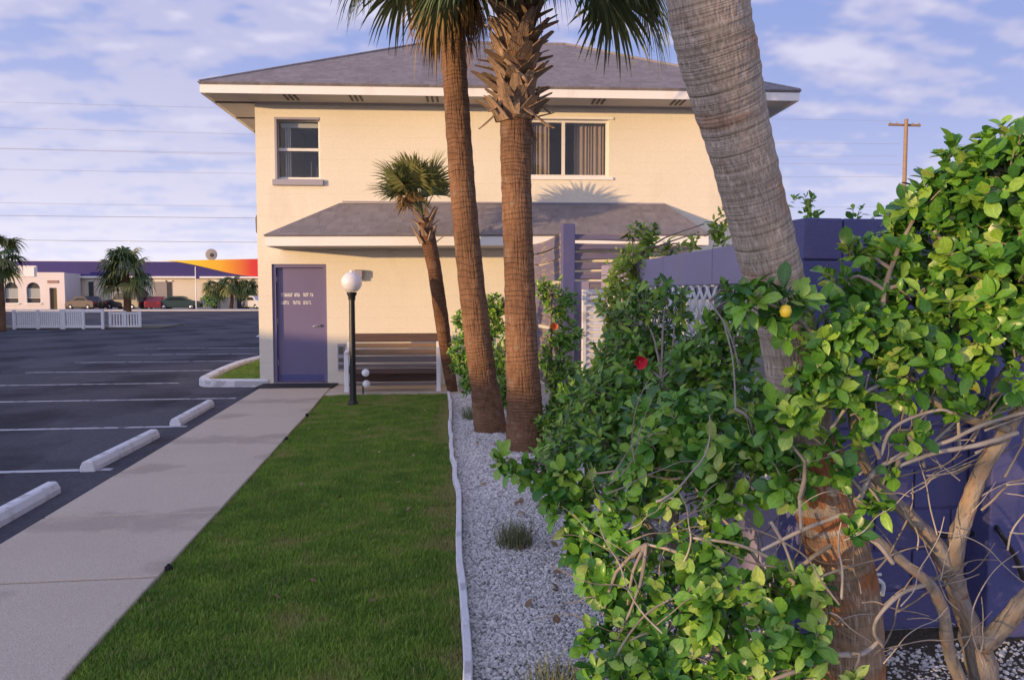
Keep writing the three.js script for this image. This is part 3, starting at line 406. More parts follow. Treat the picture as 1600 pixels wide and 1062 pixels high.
{ // right tall palm with the crown of old leaf bases
  const { o, top } = palm('sabal_palm', 'thick orange brown palm trunk with a jagged collar of old leaf bases under its crown', [V(1.14, -0.04, -7.95), V(1.13, 0.35, -7.95), V(1.10, 0.93, -7.95), V(1.07, 1.8, -7.95), V(1.04, 2.66, -7.95), V(1.03, 3.31, -7.95), V(1.05, 4.3, -7.95), V(1.08, 5.4, -7.95)], [0.225, 0.19, 0.172, 0.158, 0.156, 0.16, 0.175, 0.17], { seed: 9, bark: M.barkBrown, rough: 0.045, rings: 38, ringAmp: 0.3, rows: 200, group: 'thick sabal palms in the gravel bed' });
  const R = rng(72);
  for (let i = 0; i < 120; i++) { const t = i / 119, y = -2.05 + t * 1.3; boot(o, V(lerp(-0.11, -0.08, t), top.y + y, 0), i * 2.42 + R() * 0.5, 0.14 + 0.045 * R(), 0.15 + 0.14 * R(), 0.08 + 0.035 * R(), 0.45 + 0.8 * R(), 400 + i); }
  for (let i = 0; i < 12; i++) { const b = boot(o, V(-0.11, top.y - 2.0 + 0.3 * R(), 0), i * 0.55 + R() * 0.4, 0.16, 0.2 + 0.12 * R(), 0.05, 2.2 + 0.5 * R(), 570 + i); }
  for (let i = 0; i < 7; i++) { const a = i * 0.9 + 0.2, pts = []; for (let k = 0; k <= 5; k++) { const q = a + k * 0.22, rr = 0.215 + 0.03 * Math.sin(k * 1.6); pts.push(V(-0.1 + rr * Math.cos(q), top.y - 1.95 + (i % 3) * 0.24 + k * 0.05, rr * Math.sin(q))); } mesh('leaf_base', tube(pts, [0.012, 0.026, 0.03, 0.02], 6, 12), M.boot, o); }
  for (let i = 0; i < 26; i++) { const az = i * 2.4 + R() * 0.3, lo = i < 10; frond(o, top.clone().add(V(0, -0.2 + i * 0.03, 0)), az, lo ? 0.3 + 0.3 * R() : 0.45 + i * 0.04, 0.7 + 0.35 * R(), 0.8 + 0.2 * R(), 500 + i, M.frond, lo ? 0.5 : 0.4); }
  for (const [az, el, L] of [[0.2, 0.55, 1.15], [0.75, 0.4, 0.95], [-0.1, 0.55, 1.5], [1.3, 0.0, 0.6], [2.6, 0.1, 0.7], [3.3, 0.15, 0.75], [1.9, -0.1, 0.5], [0.45, 0.0, 0.65], [1.0, 0.5, 1.1], [-0.35, 0.45, 1.2], [2.2, 0.2, 0.75], [1.6, 0.3, 0.85], [0.0, 0.25, 0.8], [0.3, 0.5, 1.4]]) frond(o, top.clone().add(V(0, -0.42, 0)), az, el, L, 0.72, 540 + Math.round(az * 30), M.frond, 0.3, 30, 1.7, 0.26);
}
{ // small leaning palm by the porch
  const { o, top } = palm('young_palm', 'small leaning palm with a thin trunk and bushy round crown before the porch roof', [V(0.60, -0.04, -12.75), V(0.54, 0.3, -12.65), V(0.41, 1.19, -12.4), V(0.29, 2.0, -12.2), V(0.19, 2.5, -12.1), V(0.12, 2.78, -12.07)], [0.085, 0.1, 0.11, 0.11, 0.12, 0.09], { seed: 3, bark: M.barkDark, rough: 0.06, rows: 60, seg: 20 });
  const R = rng(73);
  for (let i = 0; i < 20; i++) boot(o, top.clone().add(V(0.05, -0.42 + i * 0.024, -0.02)), i * 2.4, 0.10, 0.14 + 0.1 * R(), 0.05, 0.35 + 0.5 * R(), 600 + i);
  for (let i = 0; i < 15; i++) { const az = i < 9 ? Math.PI + (R() - 0.5) * 2.2 : i * 2.4, el = 0.75 + R() * 0.7; frond(o, top.clone().add(V(0, 0.02, 0)), az, el, 0.46 + 0.16 * R(), 0.52 + 0.12 * R(), 620 + i, M.frondYoung, 0.14, 44, 2.0); }
  for (let i = 0; i < 4; i++) frond(o, top.clone().add(V(0, 0.0, 0)), 2.2 + i * 0.6, 0.8, 0.34, 0.36, 640 + i, M.frondDry, 0.5, 26, 1.8);
}
{ // big leaning palm in front
  const o = thing('leaning_palm', 'big grey ringed palm trunk leaning across the right foreground, crown out of frame', 'palm tree', [1.79, -0.04, -2.9]);
  const pts = [V(1.79, -0.04, -2.9), V(1.74, 0.38, -2.87), V(1.64, 0.68, -2.84), V(1.50, 1.05, -2.79), V(1.39, 1.46, -2.74), V(1.31, 1.67, -2.7), V(1.19, 1.96, -2.63), V(1.10, 2.17, -2.57), V(1.01, 2.37, -2.5), V(0.94, 2.55, -2.44), V(0.78, 3.1, -2.3), V(0.66, 3.8, -2.12), V(0.6, 4.6, -2.0), V(0.58, 5.3, -1.95)].map((p) => p.sub(o.position));
  const rad = [0.125, 0.118, 0.118, 0.108, 0.104, 0.106, 0.107, 0.113, 0.128, 0.13, 0.128, 0.125, 0.122, 0.12];
  const bump = (a, l) => 1 + 0.035 * (fbm3(Math.cos(a) * 1.6 + 2, l * 6, Math.sin(a) * 1.6, 3) * 1.8 + 0.35 * Math.sin(l * 62 + 3 * fbm3(Math.cos(a), l * 2, Math.sin(a), 2)));
  mesh('trunk', tube(pts.slice(2), rad.slice(2), 40, 240, bump), M.barkGrey, o);
  const low = mesh('trunk_base', tube(pts.slice(0, 4), rad.slice(0, 4).map((r) => r * 1.03), 40, 70, bump), M.barkOrange, o); low.userData.label = 'orange brown bark with redder patches at the foot of the trunk';  // browner bark with stronger orange patches below the grey trunk
  const R = rng(74), top = pts[pts.length - 1];
  for (let i = 0; i < 16; i++) boot(o, top.clone().add(V(0, -0.4 + i * 0.03, 0)), i * 2.4, 0.1, 0.22, 0.06, 0.4, 680 + i);
  for (let i = 0; i < 20; i++) frond(o, top.clone().add(V(0, -0.1 + i * 0.02, 0)), i * 2.4, -0.1 + i * 0.07, 0.7, 0.75, 700 + i, M.frond, 0.5, 28);
}
{ // two palms beyond the parking lot
  const mk = (lab, x, z, h, r, seed, n, R0) => { const { o, top } = palm('lot_palm', lab, [V(x, -0.08, z), V(x + 0.05, h * 0.5, z), V(x, h, z)], [r * 1.2, r, r], { seed, bark: M.barkBrown, rows: 30, seg: 14, group: 'palms along the far edge of the lot' }); const R = rng(seed); for (let i = 0; i < n; i++) frond(o, top.clone().add(V(0, -0.25 + 0.02 * i, 0)), i * 2.4 + R(), -0.45 + i * 0.07, 0.6 + 0.2 * R(), R0 * (0.85 + 0.3 * R()), 800 + seed * 40 + i, M.frond, 0.55, 26); };
  mk('short bushy palm behind the low white fence across the lot', -14.05, -39.6, 2.6, 0.17, 2, 26, 0.9);
  mk('dark palm cut by the left edge of the picture, beyond the lot', -18.7, -37, 3.3, 0.33, 4, 22, 0.85);
}

// ---------------------------------------------------------------- shrubs
function leafGeo(L, W, wide, curl, fold, rows = 6) {                  // blade along +z, face up, widest at `wide`
  const P = [], U = [], I = [];
  for (let i = 0; i <= rows; i++) {
    const t = i / rows, w = W / 2 * Math.pow(Math.sin(Math.PI * Math.pow(t, Math.log(0.5) / Math.log(wide))), 0.62) + (i === 0 ? W * 0.04 : 0), y = -curl * L * t * t, z = L * t;
    P.push(-w, y + fold * w, z, 0, y, z, w, y + fold * w, z); U.push(0, t, 0.5, t, 1, t);
  }
  for (let i = 0; i < rows; i++) { const a = i * 3; I.push(a, a + 3, a + 1, a + 1, a + 3, a + 4, a + 1, a + 4, a + 2, a + 2, a + 4, a + 5); }
  const g = new THREE.BufferGeometry(); g.setAttribute('position', new THREE.Float32BufferAttribute(P, 3)); g.setAttribute('uv', new THREE.Float32BufferAttribute(U, 2)); g.setIndex(I); g.computeVertexNormals(); return g;
}
const veins = tex(128, (u, v) => { const m = 1 - smooth(0.0, 0.06, Math.abs(u - 0.5)), s = Math.abs(((v * 9 - Math.abs(u - 0.5) * 5) % 1 + 1) % 1 - 0.5), r = 0.66 + 0.3 * vn(u, v, 9, 9, 301) - 0.10 * smooth(0.4, 0.5, s), e = smooth(0.80, 0.93, vn(u, v, 7, 7, 305)); return [r + 0.24 * m + 0.2 * e, r + 0.2 * m - 0.12 * e, r + 0.1 * m - 0.1 * e]; }, 1);
const leafMat = (c, rough = 0.32, t = 0.25) => { const m = leafM(c, rough, t); m.map = veins; return m; };
const OBOV = [leafGeo(0.085, 0.052, 0.64, 0.18, 0.22), leafGeo(0.075, 0.05, 0.62, 0.05, 0.3), leafGeo(0.095, 0.056, 0.66, 0.3, 0.12), leafGeo(0.06, 0.036, 0.6, 0.1, 0.35), leafGeo(0.09, 0.044, 0.6, 0.55, 0.5), leafGeo(0.07, 0.056, 0.6, -0.2, 0.1), leafGeo(0.1, 0.05, 0.58, 0.12, 0.42), leafGeo(0.045, 0.024, 0.55, 0.25, 0.6)];
const SLIM = [leafGeo(0.075, 0.034, 0.45, 0.25, 0.25, 4), leafGeo(0.06, 0.03, 0.42, 0.1, 0.3, 4), leafGeo(0.085, 0.03, 0.45, 0.35, 0.2, 4)];
const pal = (arr) => arr.map(([c, w, r]) => ({ c, w, m: leafMat(c, r) }));
const GREEN = pal([[[0.115, 0.32, 0.035], 4], [[0.18, 0.42, 0.05], 5], [[0.055, 0.19, 0.03], 3.2], [[0.32, 0.56, 0.075], 4], [[0.50, 0.67, 0.16], 2.8], [[0.55, 0.52, 0.06], 0.4], [[0.36, 0.19, 0.05], 0.12]]);
const HEDGE = pal([[[0.13, 0.31, 0.032], 5], [[0.20, 0.41, 0.042], 5], [[0.06, 0.17, 0.026], 3.2], [[0.33, 0.53, 0.06], 3.8], [[0.46, 0.57, 0.10], 1.4]]);
const LIME = pal([[[0.22, 0.36, 0.035], 5], [[0.30, 0.43, 0.04], 4], [[0.13, 0.25, 0.028], 4], [[0.42, 0.48, 0.07], 1.5]]);
const pick = (p, r) => { let t = r * p.reduce((a, b) => a + b.w, 0); for (const x of p) if ((t -= x.w) <= 0) return x; return p[0]; };
M.twig = stdm({ roughness: 0.95, map: tex(256, (u, v) => mix3([0.14, 0.115, 0.085], [0.36, 0.31, 0.25], tf(u, v, 12, 5, 311, 4)), 0.25), bumpMap: tex(256, (u, v) => tf(u, v, 14, 6, 313, 3), 0.25, false), bumpScale: 0.004 });
M.twigPale = stdm({ roughness: 0.95, map: tex(256, (u, v) => mix3([0.20, 0.17, 0.14], [0.50, 0.45, 0.39], tf(u, v, 12, 5, 315, 4)), 0.3), bumpMap: tex(256, (u, v) => tf(u, v, 14, 6, 317, 3), 0.3, false), bumpScale: 0.003 });
M.limb = stdm({ roughness: 0.95, map: tex(512, (u, v) => mix3(mix3([0.13, 0.11, 0.09], [0.36, 0.31, 0.255], tf(u, v, 14, 5, 321, 5)), [0.33, 0.21, 0.12], smooth(0.55, 0.75, tf(u, v, 5, 4, 325, 4)) * 0.6), 0.4), bumpMap: tex(512, (u, v) => tf(u, v, 20, 7, 327, 4), 0.4, false), bumpScale: 0.012 });
const mx = new THREE.Matrix4(), ex = V(), ey = V(), ez = V();
function leafMatrix(p, dir, nrm, s) { ez.copy(dir).normalize(); ex.crossVectors(nrm, ez); if (ex.lengthSq() < 1e-6) ex.set(1, 0, 0); ex.normalize(); ey.crossVectors(ez, ex); mx.makeBasis(ex, ey, ez).scale(V(s, s, s)).setPosition(p); return mx.clone(); }
// a shrub: blobs are [px, py, depth, radius in px] clumps measured off the photograph; tips are spread through them, each tip a twig with a whorl of leaves
function shrub(name, label, category, opt) {
  const R = rng(opt.seed), base = opt.base, o = thing(name, label, category, base.toArray(), 0, opt.group), leaves = [], tips = [], nodes = [];
  const stems = (opt.stems ?? []);
  for (const st of stems) {
    const pts = st.pts.map((p) => (p.isVector3 ? p : at(...p)).clone().sub(base)); const g = tube(pts, st.r, st.seg ?? 8, Math.max(6, pts.length * 5), (a, l) => 1 + 0.42 * fbm3(Math.cos(a) * 1.6 + opt.seed, l * 16, Math.sin(a) * 1.6, 3));
    mesh(st.bare ? 'twig' : 'branch', g, st.m ?? M.twig, o); if (!st.bare) { const c = new THREE.CatmullRomCurve3(pts); for (let i = 0; i <= 12; i++) nodes.push(c.getPoint(i / 12)); }
  }
  if (!nodes.length) nodes.push(V(0, 0, 0));
  const blobs = opt.blobs.map(([px, py, d, r, k = 1]) => { const c = (px.isVector3 ? px.clone() : at(px, py, d)).sub(base), rr = px.isVector3 ? py : r * d / 1200; if (px.isVector3) k = d; return { c, r: rr, n: Math.round(opt.density * k * rr * rr) }; });
  for (const b of blobs) { const bc = b.c.clone().multiplyScalar(1).add(V(0, -b.r * 0.3, 0.0)); let best = nodes[0]; for (const q of nodes) if (q.distanceToSquared(bc) < best.distanceToSquared(bc)) best = q; b.hub = best; }
  const twigs = [];
  for (const b of blobs) {
    const mid = b.hub.clone().lerp(b.c, 0.75); twigs.push(tube([b.hub, b.hub.clone().lerp(mid, 0.5).add(V((R() - .5) * .08, 0.03, (R() - .5) * .08)), mid], [0.009, 0.005], 5, 4));
    for (let i = 0; i < b.n; i++) {
      const d = V(R() * 2 - 1, R() * 2 - 1, R() * 2 - 1); if (d.lengthSq() > 1 || d.lengthSq() < 0.08) { i--; continue; }
      const rr = Math.pow(d.length(), 0.55), p = b.c.clone().addScaledVector(d.clone().normalize(), b.r * rr * (0.92 + 0.75 * fbm3(d.x * 2.4 + opt.seed, d.y * 2.4 + b.r * 40, d.z * 2.4, 3)));
      if (p.y + base.y < 0.02 || (opt.maxX && p.x + base.x > opt.maxX)) continue;
      if (opt.keep && !opt.keep(p.clone().add(base))) continue;
      tips.push({ p, a: d.normalize().multiplyScalar(0.7).add(V(-0.12, 0.55, 0.35)).normalize(), b, mid });
    }
  }
  for (const t of tips) {
    if (R() < (opt.twigShare ?? 0.5)) { const back = t.p.clone().lerp(t.mid, 0.35 + 0.3 * R()).add(V((R() - .5) * .04, -0.02, (R() - .5) * .04)); twigs.push(tube([back, back.clone().lerp(t.p, 0.5).add(V(0, 0.006, 0)), t.p.clone()], [0.0038, 0.002], 4, 3)); }
    const k = opt.whorl[0] + Math.floor(R() * (opt.whorl[1] - opt.whorl[0] + 1)), s1 = V().crossVectors(t.a, V(0.31, 0.2, 0.9)).normalize(), s2 = V().crossVectors(t.a, s1), hue = R();
    for (let j = 0; j < k; j++) {
      const q = j * 2.4 + R() * 0.5, th = lerp(0.35, 1.35, (j + R()) / k), rad = s1.clone().multiplyScalar(Math.cos(q)).addScaledVector(s2, Math.sin(q)), dir = t.a.clone().multiplyScalar(Math.cos(th)).addScaledVector(rad, Math.sin(th)), nrm = t.a.clone().multiplyScalar(Math.sin(th) + 0.15).addScaledVector(rad, -Math.cos(th)).add(V((R() - .5) * .5, 0.25, (R() - .5) * .5));
      const c = pick(opt.palette, clamp(hue * 0.65 + R() * 0.35, 0, 0.9999)), s = (opt.size ?? 1) * (0.55 + 0.65 * R()), p = t.p.clone().addScaledVector(t.a, -(opt.spread ?? 0.03) * R()).addScaledVector(rad, 0.004);
      leaves.push({ m: leafMatrix(p, dir, nrm, s), g: Math.floor(R() * opt.geos.length), c, d: 0, p });
    }
  }
  const v = V(); for (const l of leaves) { v.copy(l.p).add(base); const s = toView(v); l.d = Math.abs(s.x) < 0.99 && Math.abs(s.y) < 0.99 ? v.distanceTo(camera.position) : 1e3; }
  const order = leaves.slice().sort((a, b) => a.d - b.d); const own = new Set(order.slice(0, opt.parts ?? 280));
  for (const l of own) { const m = mesh('leaf', opt.geos[l.g], l.c.m, o); m.matrixAutoUpdate = false; m.matrix.copy(l.m); m.matrix.decompose(m.position, m.quaternion, m.scale); m.matrixAutoUpdate = true; }
  const white = leafMat([1, 1, 1]);
  opt.geos.forEach((g, gi) => {
    const rest = leaves.filter((l) => !own.has(l) && l.g === gi); if (!rest.length) return;
    const im = new THREE.InstancedMesh(g, M.leafWhite, rest.length); im.name = 'foliage'; im.userData.kind = 'stuff'; im.castShadow = im.receiveShadow = true; const c = new THREE.Color();
    rest.forEach((l, i) => { im.setMatrixAt(i, l.m); im.setColorAt(i, c.setRGB(...l.c.c)); }); o.add(im);
  });
  const tw = mesh('twigs', twigs, M.twig, o); tw.userData.kind = 'stuff';
  return o;
}
M.leafWhite = leafMat([1, 1, 1]);
function sticks(n, seed, xr, yr, d0, d1) {                            // crooked bare sticks
  return Array.from({ length: n }, (_, i) => { const R = rng(seed + i * 7), m = 5, L = (70 + 150 * R()) / m; let x = lerp(...xr, R()), y = lerp(...yr, R()), t = (R() < 0.7 ? -0.5 : -2.5) + (R() - 0.5) * 1.6, d = lerp(d0, d1, R()); const pts = []; for (let k = 0; k <= m; k++) { pts.push([x, y, d]); t += (R() - 0.5) * 0.9; x += Math.cos(t) * L; y += Math.sin(t) * L; d += (R() - 0.5) * 0.04; } const r0 = 0.0022 + 0.004 * R() * R(); return { pts, r: [r0, r0 * 0.5], m: R() < 0.45 ? M.twigPale : M.twig, bare: true, seg: 6 }; });
}
// right shrub: a gnarled trunk, crown spilling over the blue wall
shrub('broadleaf_shrub', 'big glossy shrub on bare gnarled limbs rising over the blue wall at right', 'shrub', { seed: 11, base: V(2.28, -0.03, -2.62), geos: OBOV, palette: GREEN, whorl: [5, 8], density: 1900, size: 0.8, parts: 300, spread: 0.05,
  stems: [
    { pts: [[1552, 1120, 2.62], [1535, 1050, 2.62], [1520, 985, 2.62]], r: [0.0585, 0.0484], m: M.limb, seg: 14 },
    { pts: [[1520, 990, 2.62], [1496, 925, 2.61], [1462, 850, 2.6], [1425, 810, 2.58], [1390, 775, 2.56], [1350, 720, 2.55], [1330, 640, 2.55], [1320, 560, 2.58]], r: [0.0390, 0.0281, 0.0203, 0.0109], m: M.limb, seg: 12 },
    { pts: [[1497, 930, 2.61], [1490, 870, 2.6], [1510, 800, 2.58], [1535, 735, 2.55], [1575, 670, 2.52], [1610, 600, 2.5], [1600, 480, 2.48], [1570, 360, 2.5], [1560, 280, 2.5]], r: [0.0351, 0.0296, 0.0265, 0.0172, 0.0094], m: M.limb, seg: 12 },
    { pts: [[1530, 1010, 2.6], [1562, 985, 2.57], [1600, 940, 2.52], [1650, 880, 2.5], [1680, 760, 2.45]], r: [0.0390, 0.0312, 0.0234], m: M.limb, seg: 12 },
    { pts: [[1505, 1075, 2.55], [1482, 1010, 2.52], [1476, 960, 2.5], [1455, 915, 2.5], [1415, 880, 2.5], [1350, 825, 2.5]], r: [0.0234, 0.0203, 0.0156], m: M.limb, seg: 10 },
    { pts: [[1380, 1010, 2.5], [1366, 985, 2.45], [1372, 965, 2.43], [1405, 930, 2.45], [1450, 912, 2.5]], r: [0.0054, 0.0061, 0.0082], m: M.twigPale },
    { pts: [[1340, 790, 2.45], [1362, 742, 2.45], [1400, 716, 2.44], [1480, 690, 2.42], [1540, 662, 2.42], [1610, 642, 2.4]], r: [0.0088, 0.0075, 0.0061], m: M.twigPale },
    { pts: [[1405, 728, 2.42], [1460, 708, 2.42], [1530, 695, 2.44], [1590, 676, 2.45]], r: [0.0061, 0.0088, 0.0095], m: M.twigPale },
    { pts: [[1345, 835, 2.44], [1372, 850, 2.42], [1396, 880, 2.42]], r: [0.007, 0.008], m: M.twigPale },
    { pts: [[1575, 670, 2.5], [1480, 640, 2.5], [1400, 560, 2.5], [1380, 480, 2.55], [1400, 400, 2.6], [1440, 320, 2.6]], r: [0.016, 0.012, 0.006], m: M.twig },
    { pts: [[1330, 640, 2.55], [1290, 560, 2.5], [1250, 500, 2.45], [1190, 470, 2.42]], r: [0.012, 0.008, 0.005], m: M.twig },
    { pts: [[1600, 480, 2.48], [1520, 430, 2.5], [1460, 360, 2.55]], r: [0.014, 0.006], m: M.twig },
    { pts: [[1285, 690, 2.5], [1330, 630, 2.48], [1400, 590, 2.5], [1500, 560, 2.5]], r: [0.006, 0.007, 0.005], m: M.twigPale },
    { pts: [[1375, 715, 2.42], [1395, 670, 2.42], [1470, 640, 2.42], [1490, 645, 2.42]], r: [0.006, 0.005], m: M.twigPale },
    ...sticks(46, 1700, [1275, 1600], [690, 1040], 2.40, 2.56),
    ...Array.from({ length: 34 }, (_, i) => { const R = rng(1500 + i), a = 1290 + 320 * R(), b = 640 + 120 * R(), l = 60 + 90 * R(), t = -0.15 - 1.5 * R() * (R() < 0.5 ? 1 : 0.35), d = 2.42 + 0.22 * R(), x1 = a + Math.cos(t) * l, y1 = b + Math.sin(t) * l; return { pts: [[a, b, d], [(a + x1) / 2 + 10 * (R() - 0.5), (b + y1) / 2 + 14 * (R() - 0.5), d + 0.02], [x1, y1, d + 0.08 * (R() - 0.5)]], r: [0.0045, 0.002], m: R() < 0.5 ? M.twig : M.twigPale, bare: true, seg: 5 }; }),
    ...[[1430, 720, 1450, 590], [1445, 730, 1400, 600], [1500, 700, 1480, 580], [1520, 690, 1555, 590], [1460, 690, 1530, 610], [1390, 690, 1420, 610]].map(([a, b, c, d], i) => ({ pts: [[a, b, 2.48], [(a + c) / 2 + 6, (b + d) / 2, 2.5], [c, d, 2.55]], r: [0.006, 0.004], m: i % 2 ? M.twig : M.twigPale })),
  ],
  blobs: [[1530, 295, 2.6, 82], [1600, 270, 2.45, 95], [1640, 380, 2.4, 110], [1445, 330, 2.65, 58], [1395, 390, 2.68, 48], [1360, 430, 2.68, 42, 0.8], [1500, 385, 2.6, 88], [1590, 440, 2.4, 95], [1430, 470, 2.6, 75], [1520, 510, 2.5, 85], [1370, 520, 2.55, 68], [1300, 510, 2.5, 52], [1230, 478, 2.45, 48], [1180, 470, 2.42, 34], [1300, 590, 2.5, 52], [1420, 570, 2.5, 66], [1590, 560, 2.4, 60, 0.8], [1250, 640, 2.5, 46], [1350, 640, 2.5, 44, 0.7], [1275, 570, 2.48, 40], [1480, 620, 2.55, 40, 0.5], [1560, 620, 2.5, 34, 0.6], [1400, 735, 2.42, 18, 0.9], [1330, 830, 2.42, 20, 0.9], [1360, 790, 2.42, 15, 1], [1310, 430, 2.6, 26, 0.8], [1545, 235, 2.6, 44], [1490, 262, 2.62, 38], [1590, 215, 2.5, 40], [1335, 395, 2.66, 26, 0.8], [1290, 700, 2.45, 34, 0.7], [1385, 790, 2.4, 20, 0.8], [1310, 735, 2.44, 26, 0.7], [1420, 680, 2.46, 30, 0.5], [1500, 640, 2.46, 34, 0.5], [1340, 690, 2.42, 26, 0.6]] });
// low spreading shrub in front, light tips reaching over the gravel
shrub('spreading_shrub', 'low sprawling shrub spilling light green tips over the gravel, dead sticks inside', 'shrub', { seed: 23, base: V(1.35, -0.03, -3.1), geos: OBOV, palette: GREEN, whorl: [5, 8], density: 1550, size: 0.85, parts: 300, spread: 0.05, maxX: 1.72,
  stems: [
    { pts: [V(1.38, -0.05, -3.1), V(1.34, 0.2, -3.05), V(1.25, 0.42, -3.0), V(1.12, 0.6, -3.0)], r: [0.035, 0.025, 0.014], m: M.limb },
    { pts: [V(1.36, -0.05, -3.15), V(1.2, 0.3, -3.3), V(1.0, 0.6, -3.4), V(0.75, 0.75, -3.5)], r: [0.03, 0.02, 0.008], m: M.limb },
    { pts: [[1010, 850, 2.95], [1050, 860, 2.9], [1100, 882, 2.85], [1150, 890, 2.8], [1205, 905, 2.75]], r: [0.0041, 0.0082, 0.0095, 0.0068], m: M.twigPale },
    { pts: [[1080, 755, 3.0], [1120, 800, 2.9], [1165, 850, 2.85], [1210, 915, 2.8]], r: [0.0041, 0.0061, 0.0082], m: M.twigPale },
    { pts: [[930, 740, 3.3], [1000, 732, 3.2], [1060, 735, 3.1], [1110, 748, 3.0]], r: [0.004, 0.006, 0.007], m: M.twig },
    { pts: [[980, 735, 3.2], [1050, 748, 3.1], [1110, 740, 3.0]], r: [0.005, 0.006], m: M.twig },
    { pts: [[1205, 815, 2.6], [1225, 850, 2.6], [1240, 890, 2.6]], r: [0.006, 0.005], m: M.twigPale },
    { pts: [[1190, 860, 2.62], [1250, 830, 2.58], [1300, 810, 2.55], [1325, 802, 2.53]], r: [0.006, 0.008, 0.007], m: M.twigPale },
    { pts: [[1235, 905, 2.6], [1265, 875, 2.58], [1300, 850, 2.56]], r: [0.01, 0.008], m: M.twig },
    { pts: [[1080, 840, 2.8], [1150, 850, 2.75], [1200, 870, 2.72], [1245, 895, 2.7]], r: [0.005, 0.007, 0.006], m: M.twigPale },
    { pts: [[1255, 1045, 2.45], [1300, 1025, 2.45], [1350, 1020, 2.48], [1375, 1000, 2.5]], r: [0.007, 0.01, 0.007], m: M.twigPale },
    { pts: [[1250, 780, 2.5], [1252, 830, 2.5], [1256, 760, 2.52]].slice(0, 2), r: [0.006, 0.005], m: M.twigPale },
    ...sticks(44, 2100, [930, 1260], [720, 1040], 2.62, 3.05),
    { pts: [[1150, 640, 2.9], [1145, 560, 3.0], [1130, 500, 3.1]], r: [0.004, 0.0025], m: M.twigPale },
  ],
  blobs: [[1080, 640, 3.1, 44], [1030, 690, 3.15, 44], [1120, 690, 3.0, 56], [1190, 700, 2.8, 52], [1240, 740, 2.62, 46], [1000, 650, 3.3, 30], [1150, 760, 2.85, 56], [1070, 770, 3.05, 60, 0.8], [900, 740, 3.45, 44], [840, 728, 3.5, 30], [782, 722, 3.55, 17, 1.4], [885, 790, 3.4, 34], [925, 800, 3.3, 46], [980, 800, 3.2, 56, 0.7], [930, 855, 3.25, 40, 0.8], [1000, 880, 3.1, 56, 0.8], [960, 920, 3.05, 40], [1090, 850, 2.9, 56, 0.7], [1130, 830, 2.85, 46, 0.8], [1200, 930, 2.65, 56], [1130, 950, 2.7, 60], [1050, 960, 2.85, 64], [970, 990, 2.9, 46], [1020, 1040, 2.75, 66], [1110, 1040, 2.65, 66], [1190, 1010, 2.55, 60], [1235, 950, 2.55, 42], [1240, 1060, 2.5, 50], [950, 1050, 2.8, 40], [1150, 1100, 2.5, 70], [1040, 1110, 2.6, 60], [1270, 925, 2.5, 34, 0.9], [1262, 1000, 2.48, 36, 0.8], [1340, 1055, 2.42, 24, 0.5], [865, 760, 3.45, 30], [900, 850, 3.3, 30, 0.8], [935, 905, 3.15, 34, 0.8], [920, 1000, 2.95, 26, 0.7], [800, 735, 3.5, 14, 1], [1010, 720, 3.2, 36, 0.7], [1210, 650, 2.6, 30, 0.8]] });
// loose bush added out of view, dappling the low sun on the right shrub
shrub('added_dapple_bush', 'loose leafy bush added out of view behind the camera to dapple the sun', 'shrub', { seed: 61, base: V(-7.9, -0.05, 3.5), geos: OBOV, palette: HEDGE, whorl: [5, 8], density: 90, size: 1.3, spread: 0.1, parts: 10, stems: [{ pts: [V(-7.9, -0.05, 3.5), V(-7.8, 1.2, 3.6), V(-7.7, 2.4, 3.7)], r: [0.06, 0.02], m: M.limb }, { pts: [V(-7.9, -0.05, 3.5), V(-8.2, 1.2, 3.1), V(-8.3, 2.4, 2.9)], r: [0.05, 0.02], m: M.limb }],
  blobs: [-0.9, -0.45, 0, 0.45, 0.9].flatMap((q, i) => [[V(-7.9 + 0.5 * q, 0.55, 3.5 + 0.866 * q), 0.42, 1.3], [V(-7.9 + 0.5 * q, 1.25, 3.5 + 0.866 * q), 0.42, 0.95], [V(-7.95 + 0.5 * q, 1.95 + 0.1 * (i % 2), 3.5 + 0.866 * q), 0.4, 0.8], [V(-7.9 + 0.5 * q, 2.6, 3.5 + 0.866 * q), 0.38, 0.6 + 0.2 * (i % 2)]]) });
// hedge along the fence
const hib = { geos: SLIM, palette: HEDGE, whorl: [5, 8], spread: 0.09, density: 1350, twigShare: 0.5 };
shrub('hibiscus_bush', 'dark green hibiscus bush with a red flower in front of the lavender fence', 'shrub', { ...hib, seed: 31, base: V(1.5, -0.03, -4.3), parts: 290, maxX: 1.78,
  stems: [{ pts: [V(1.5, -0.05, -4.3), V(1.5, 0.5, -4.3), V(1.45, 1.1, -4.4)], r: [0.03, 0.012] }, { pts: [V(1.45, -0.05, -4.2), V(1.4, 0.5, -4.0), V(1.5, 1.0, -3.8)], r: [0.025, 0.01] }, { pts: [[1165, 690, 3.7], [1160, 600, 3.75], [1140, 520, 3.8], [1110, 470, 3.9]], r: [0.006, 0.004], m: M.twigPale }],
  blobs: [[1010, 520, 4.9, 68], [1060, 480, 4.6, 34, 0.7], [1020, 600, 4.7, 84], [1100, 600, 4.2, 84], [1150, 560, 4.0, 60], [1170, 630, 3.7, 66], [1060, 670, 4.2, 76], [960, 640, 4.7, 66], [950, 700, 4.4, 60], [1120, 510, 4.2, 34, 0.8], [1160, 480, 4.1, 40], [1010, 740, 4.0, 60], [900, 690, 4.9, 40], [1180, 690, 3.6, 50], [1140, 450, 4.1, 22, 0.6], [1040, 450, 4.7, 22, 0.7], [1000, 465, 5.0, 30], [1090, 560, 4.2, 50], [1130, 500, 4.1, 28, 0.7], [980, 560, 4.9, 50], [1010, 650, 4.5, 60], [930, 620, 5.0, 46], [870, 700, 5.0, 34], [1180, 530, 3.8, 36]] });
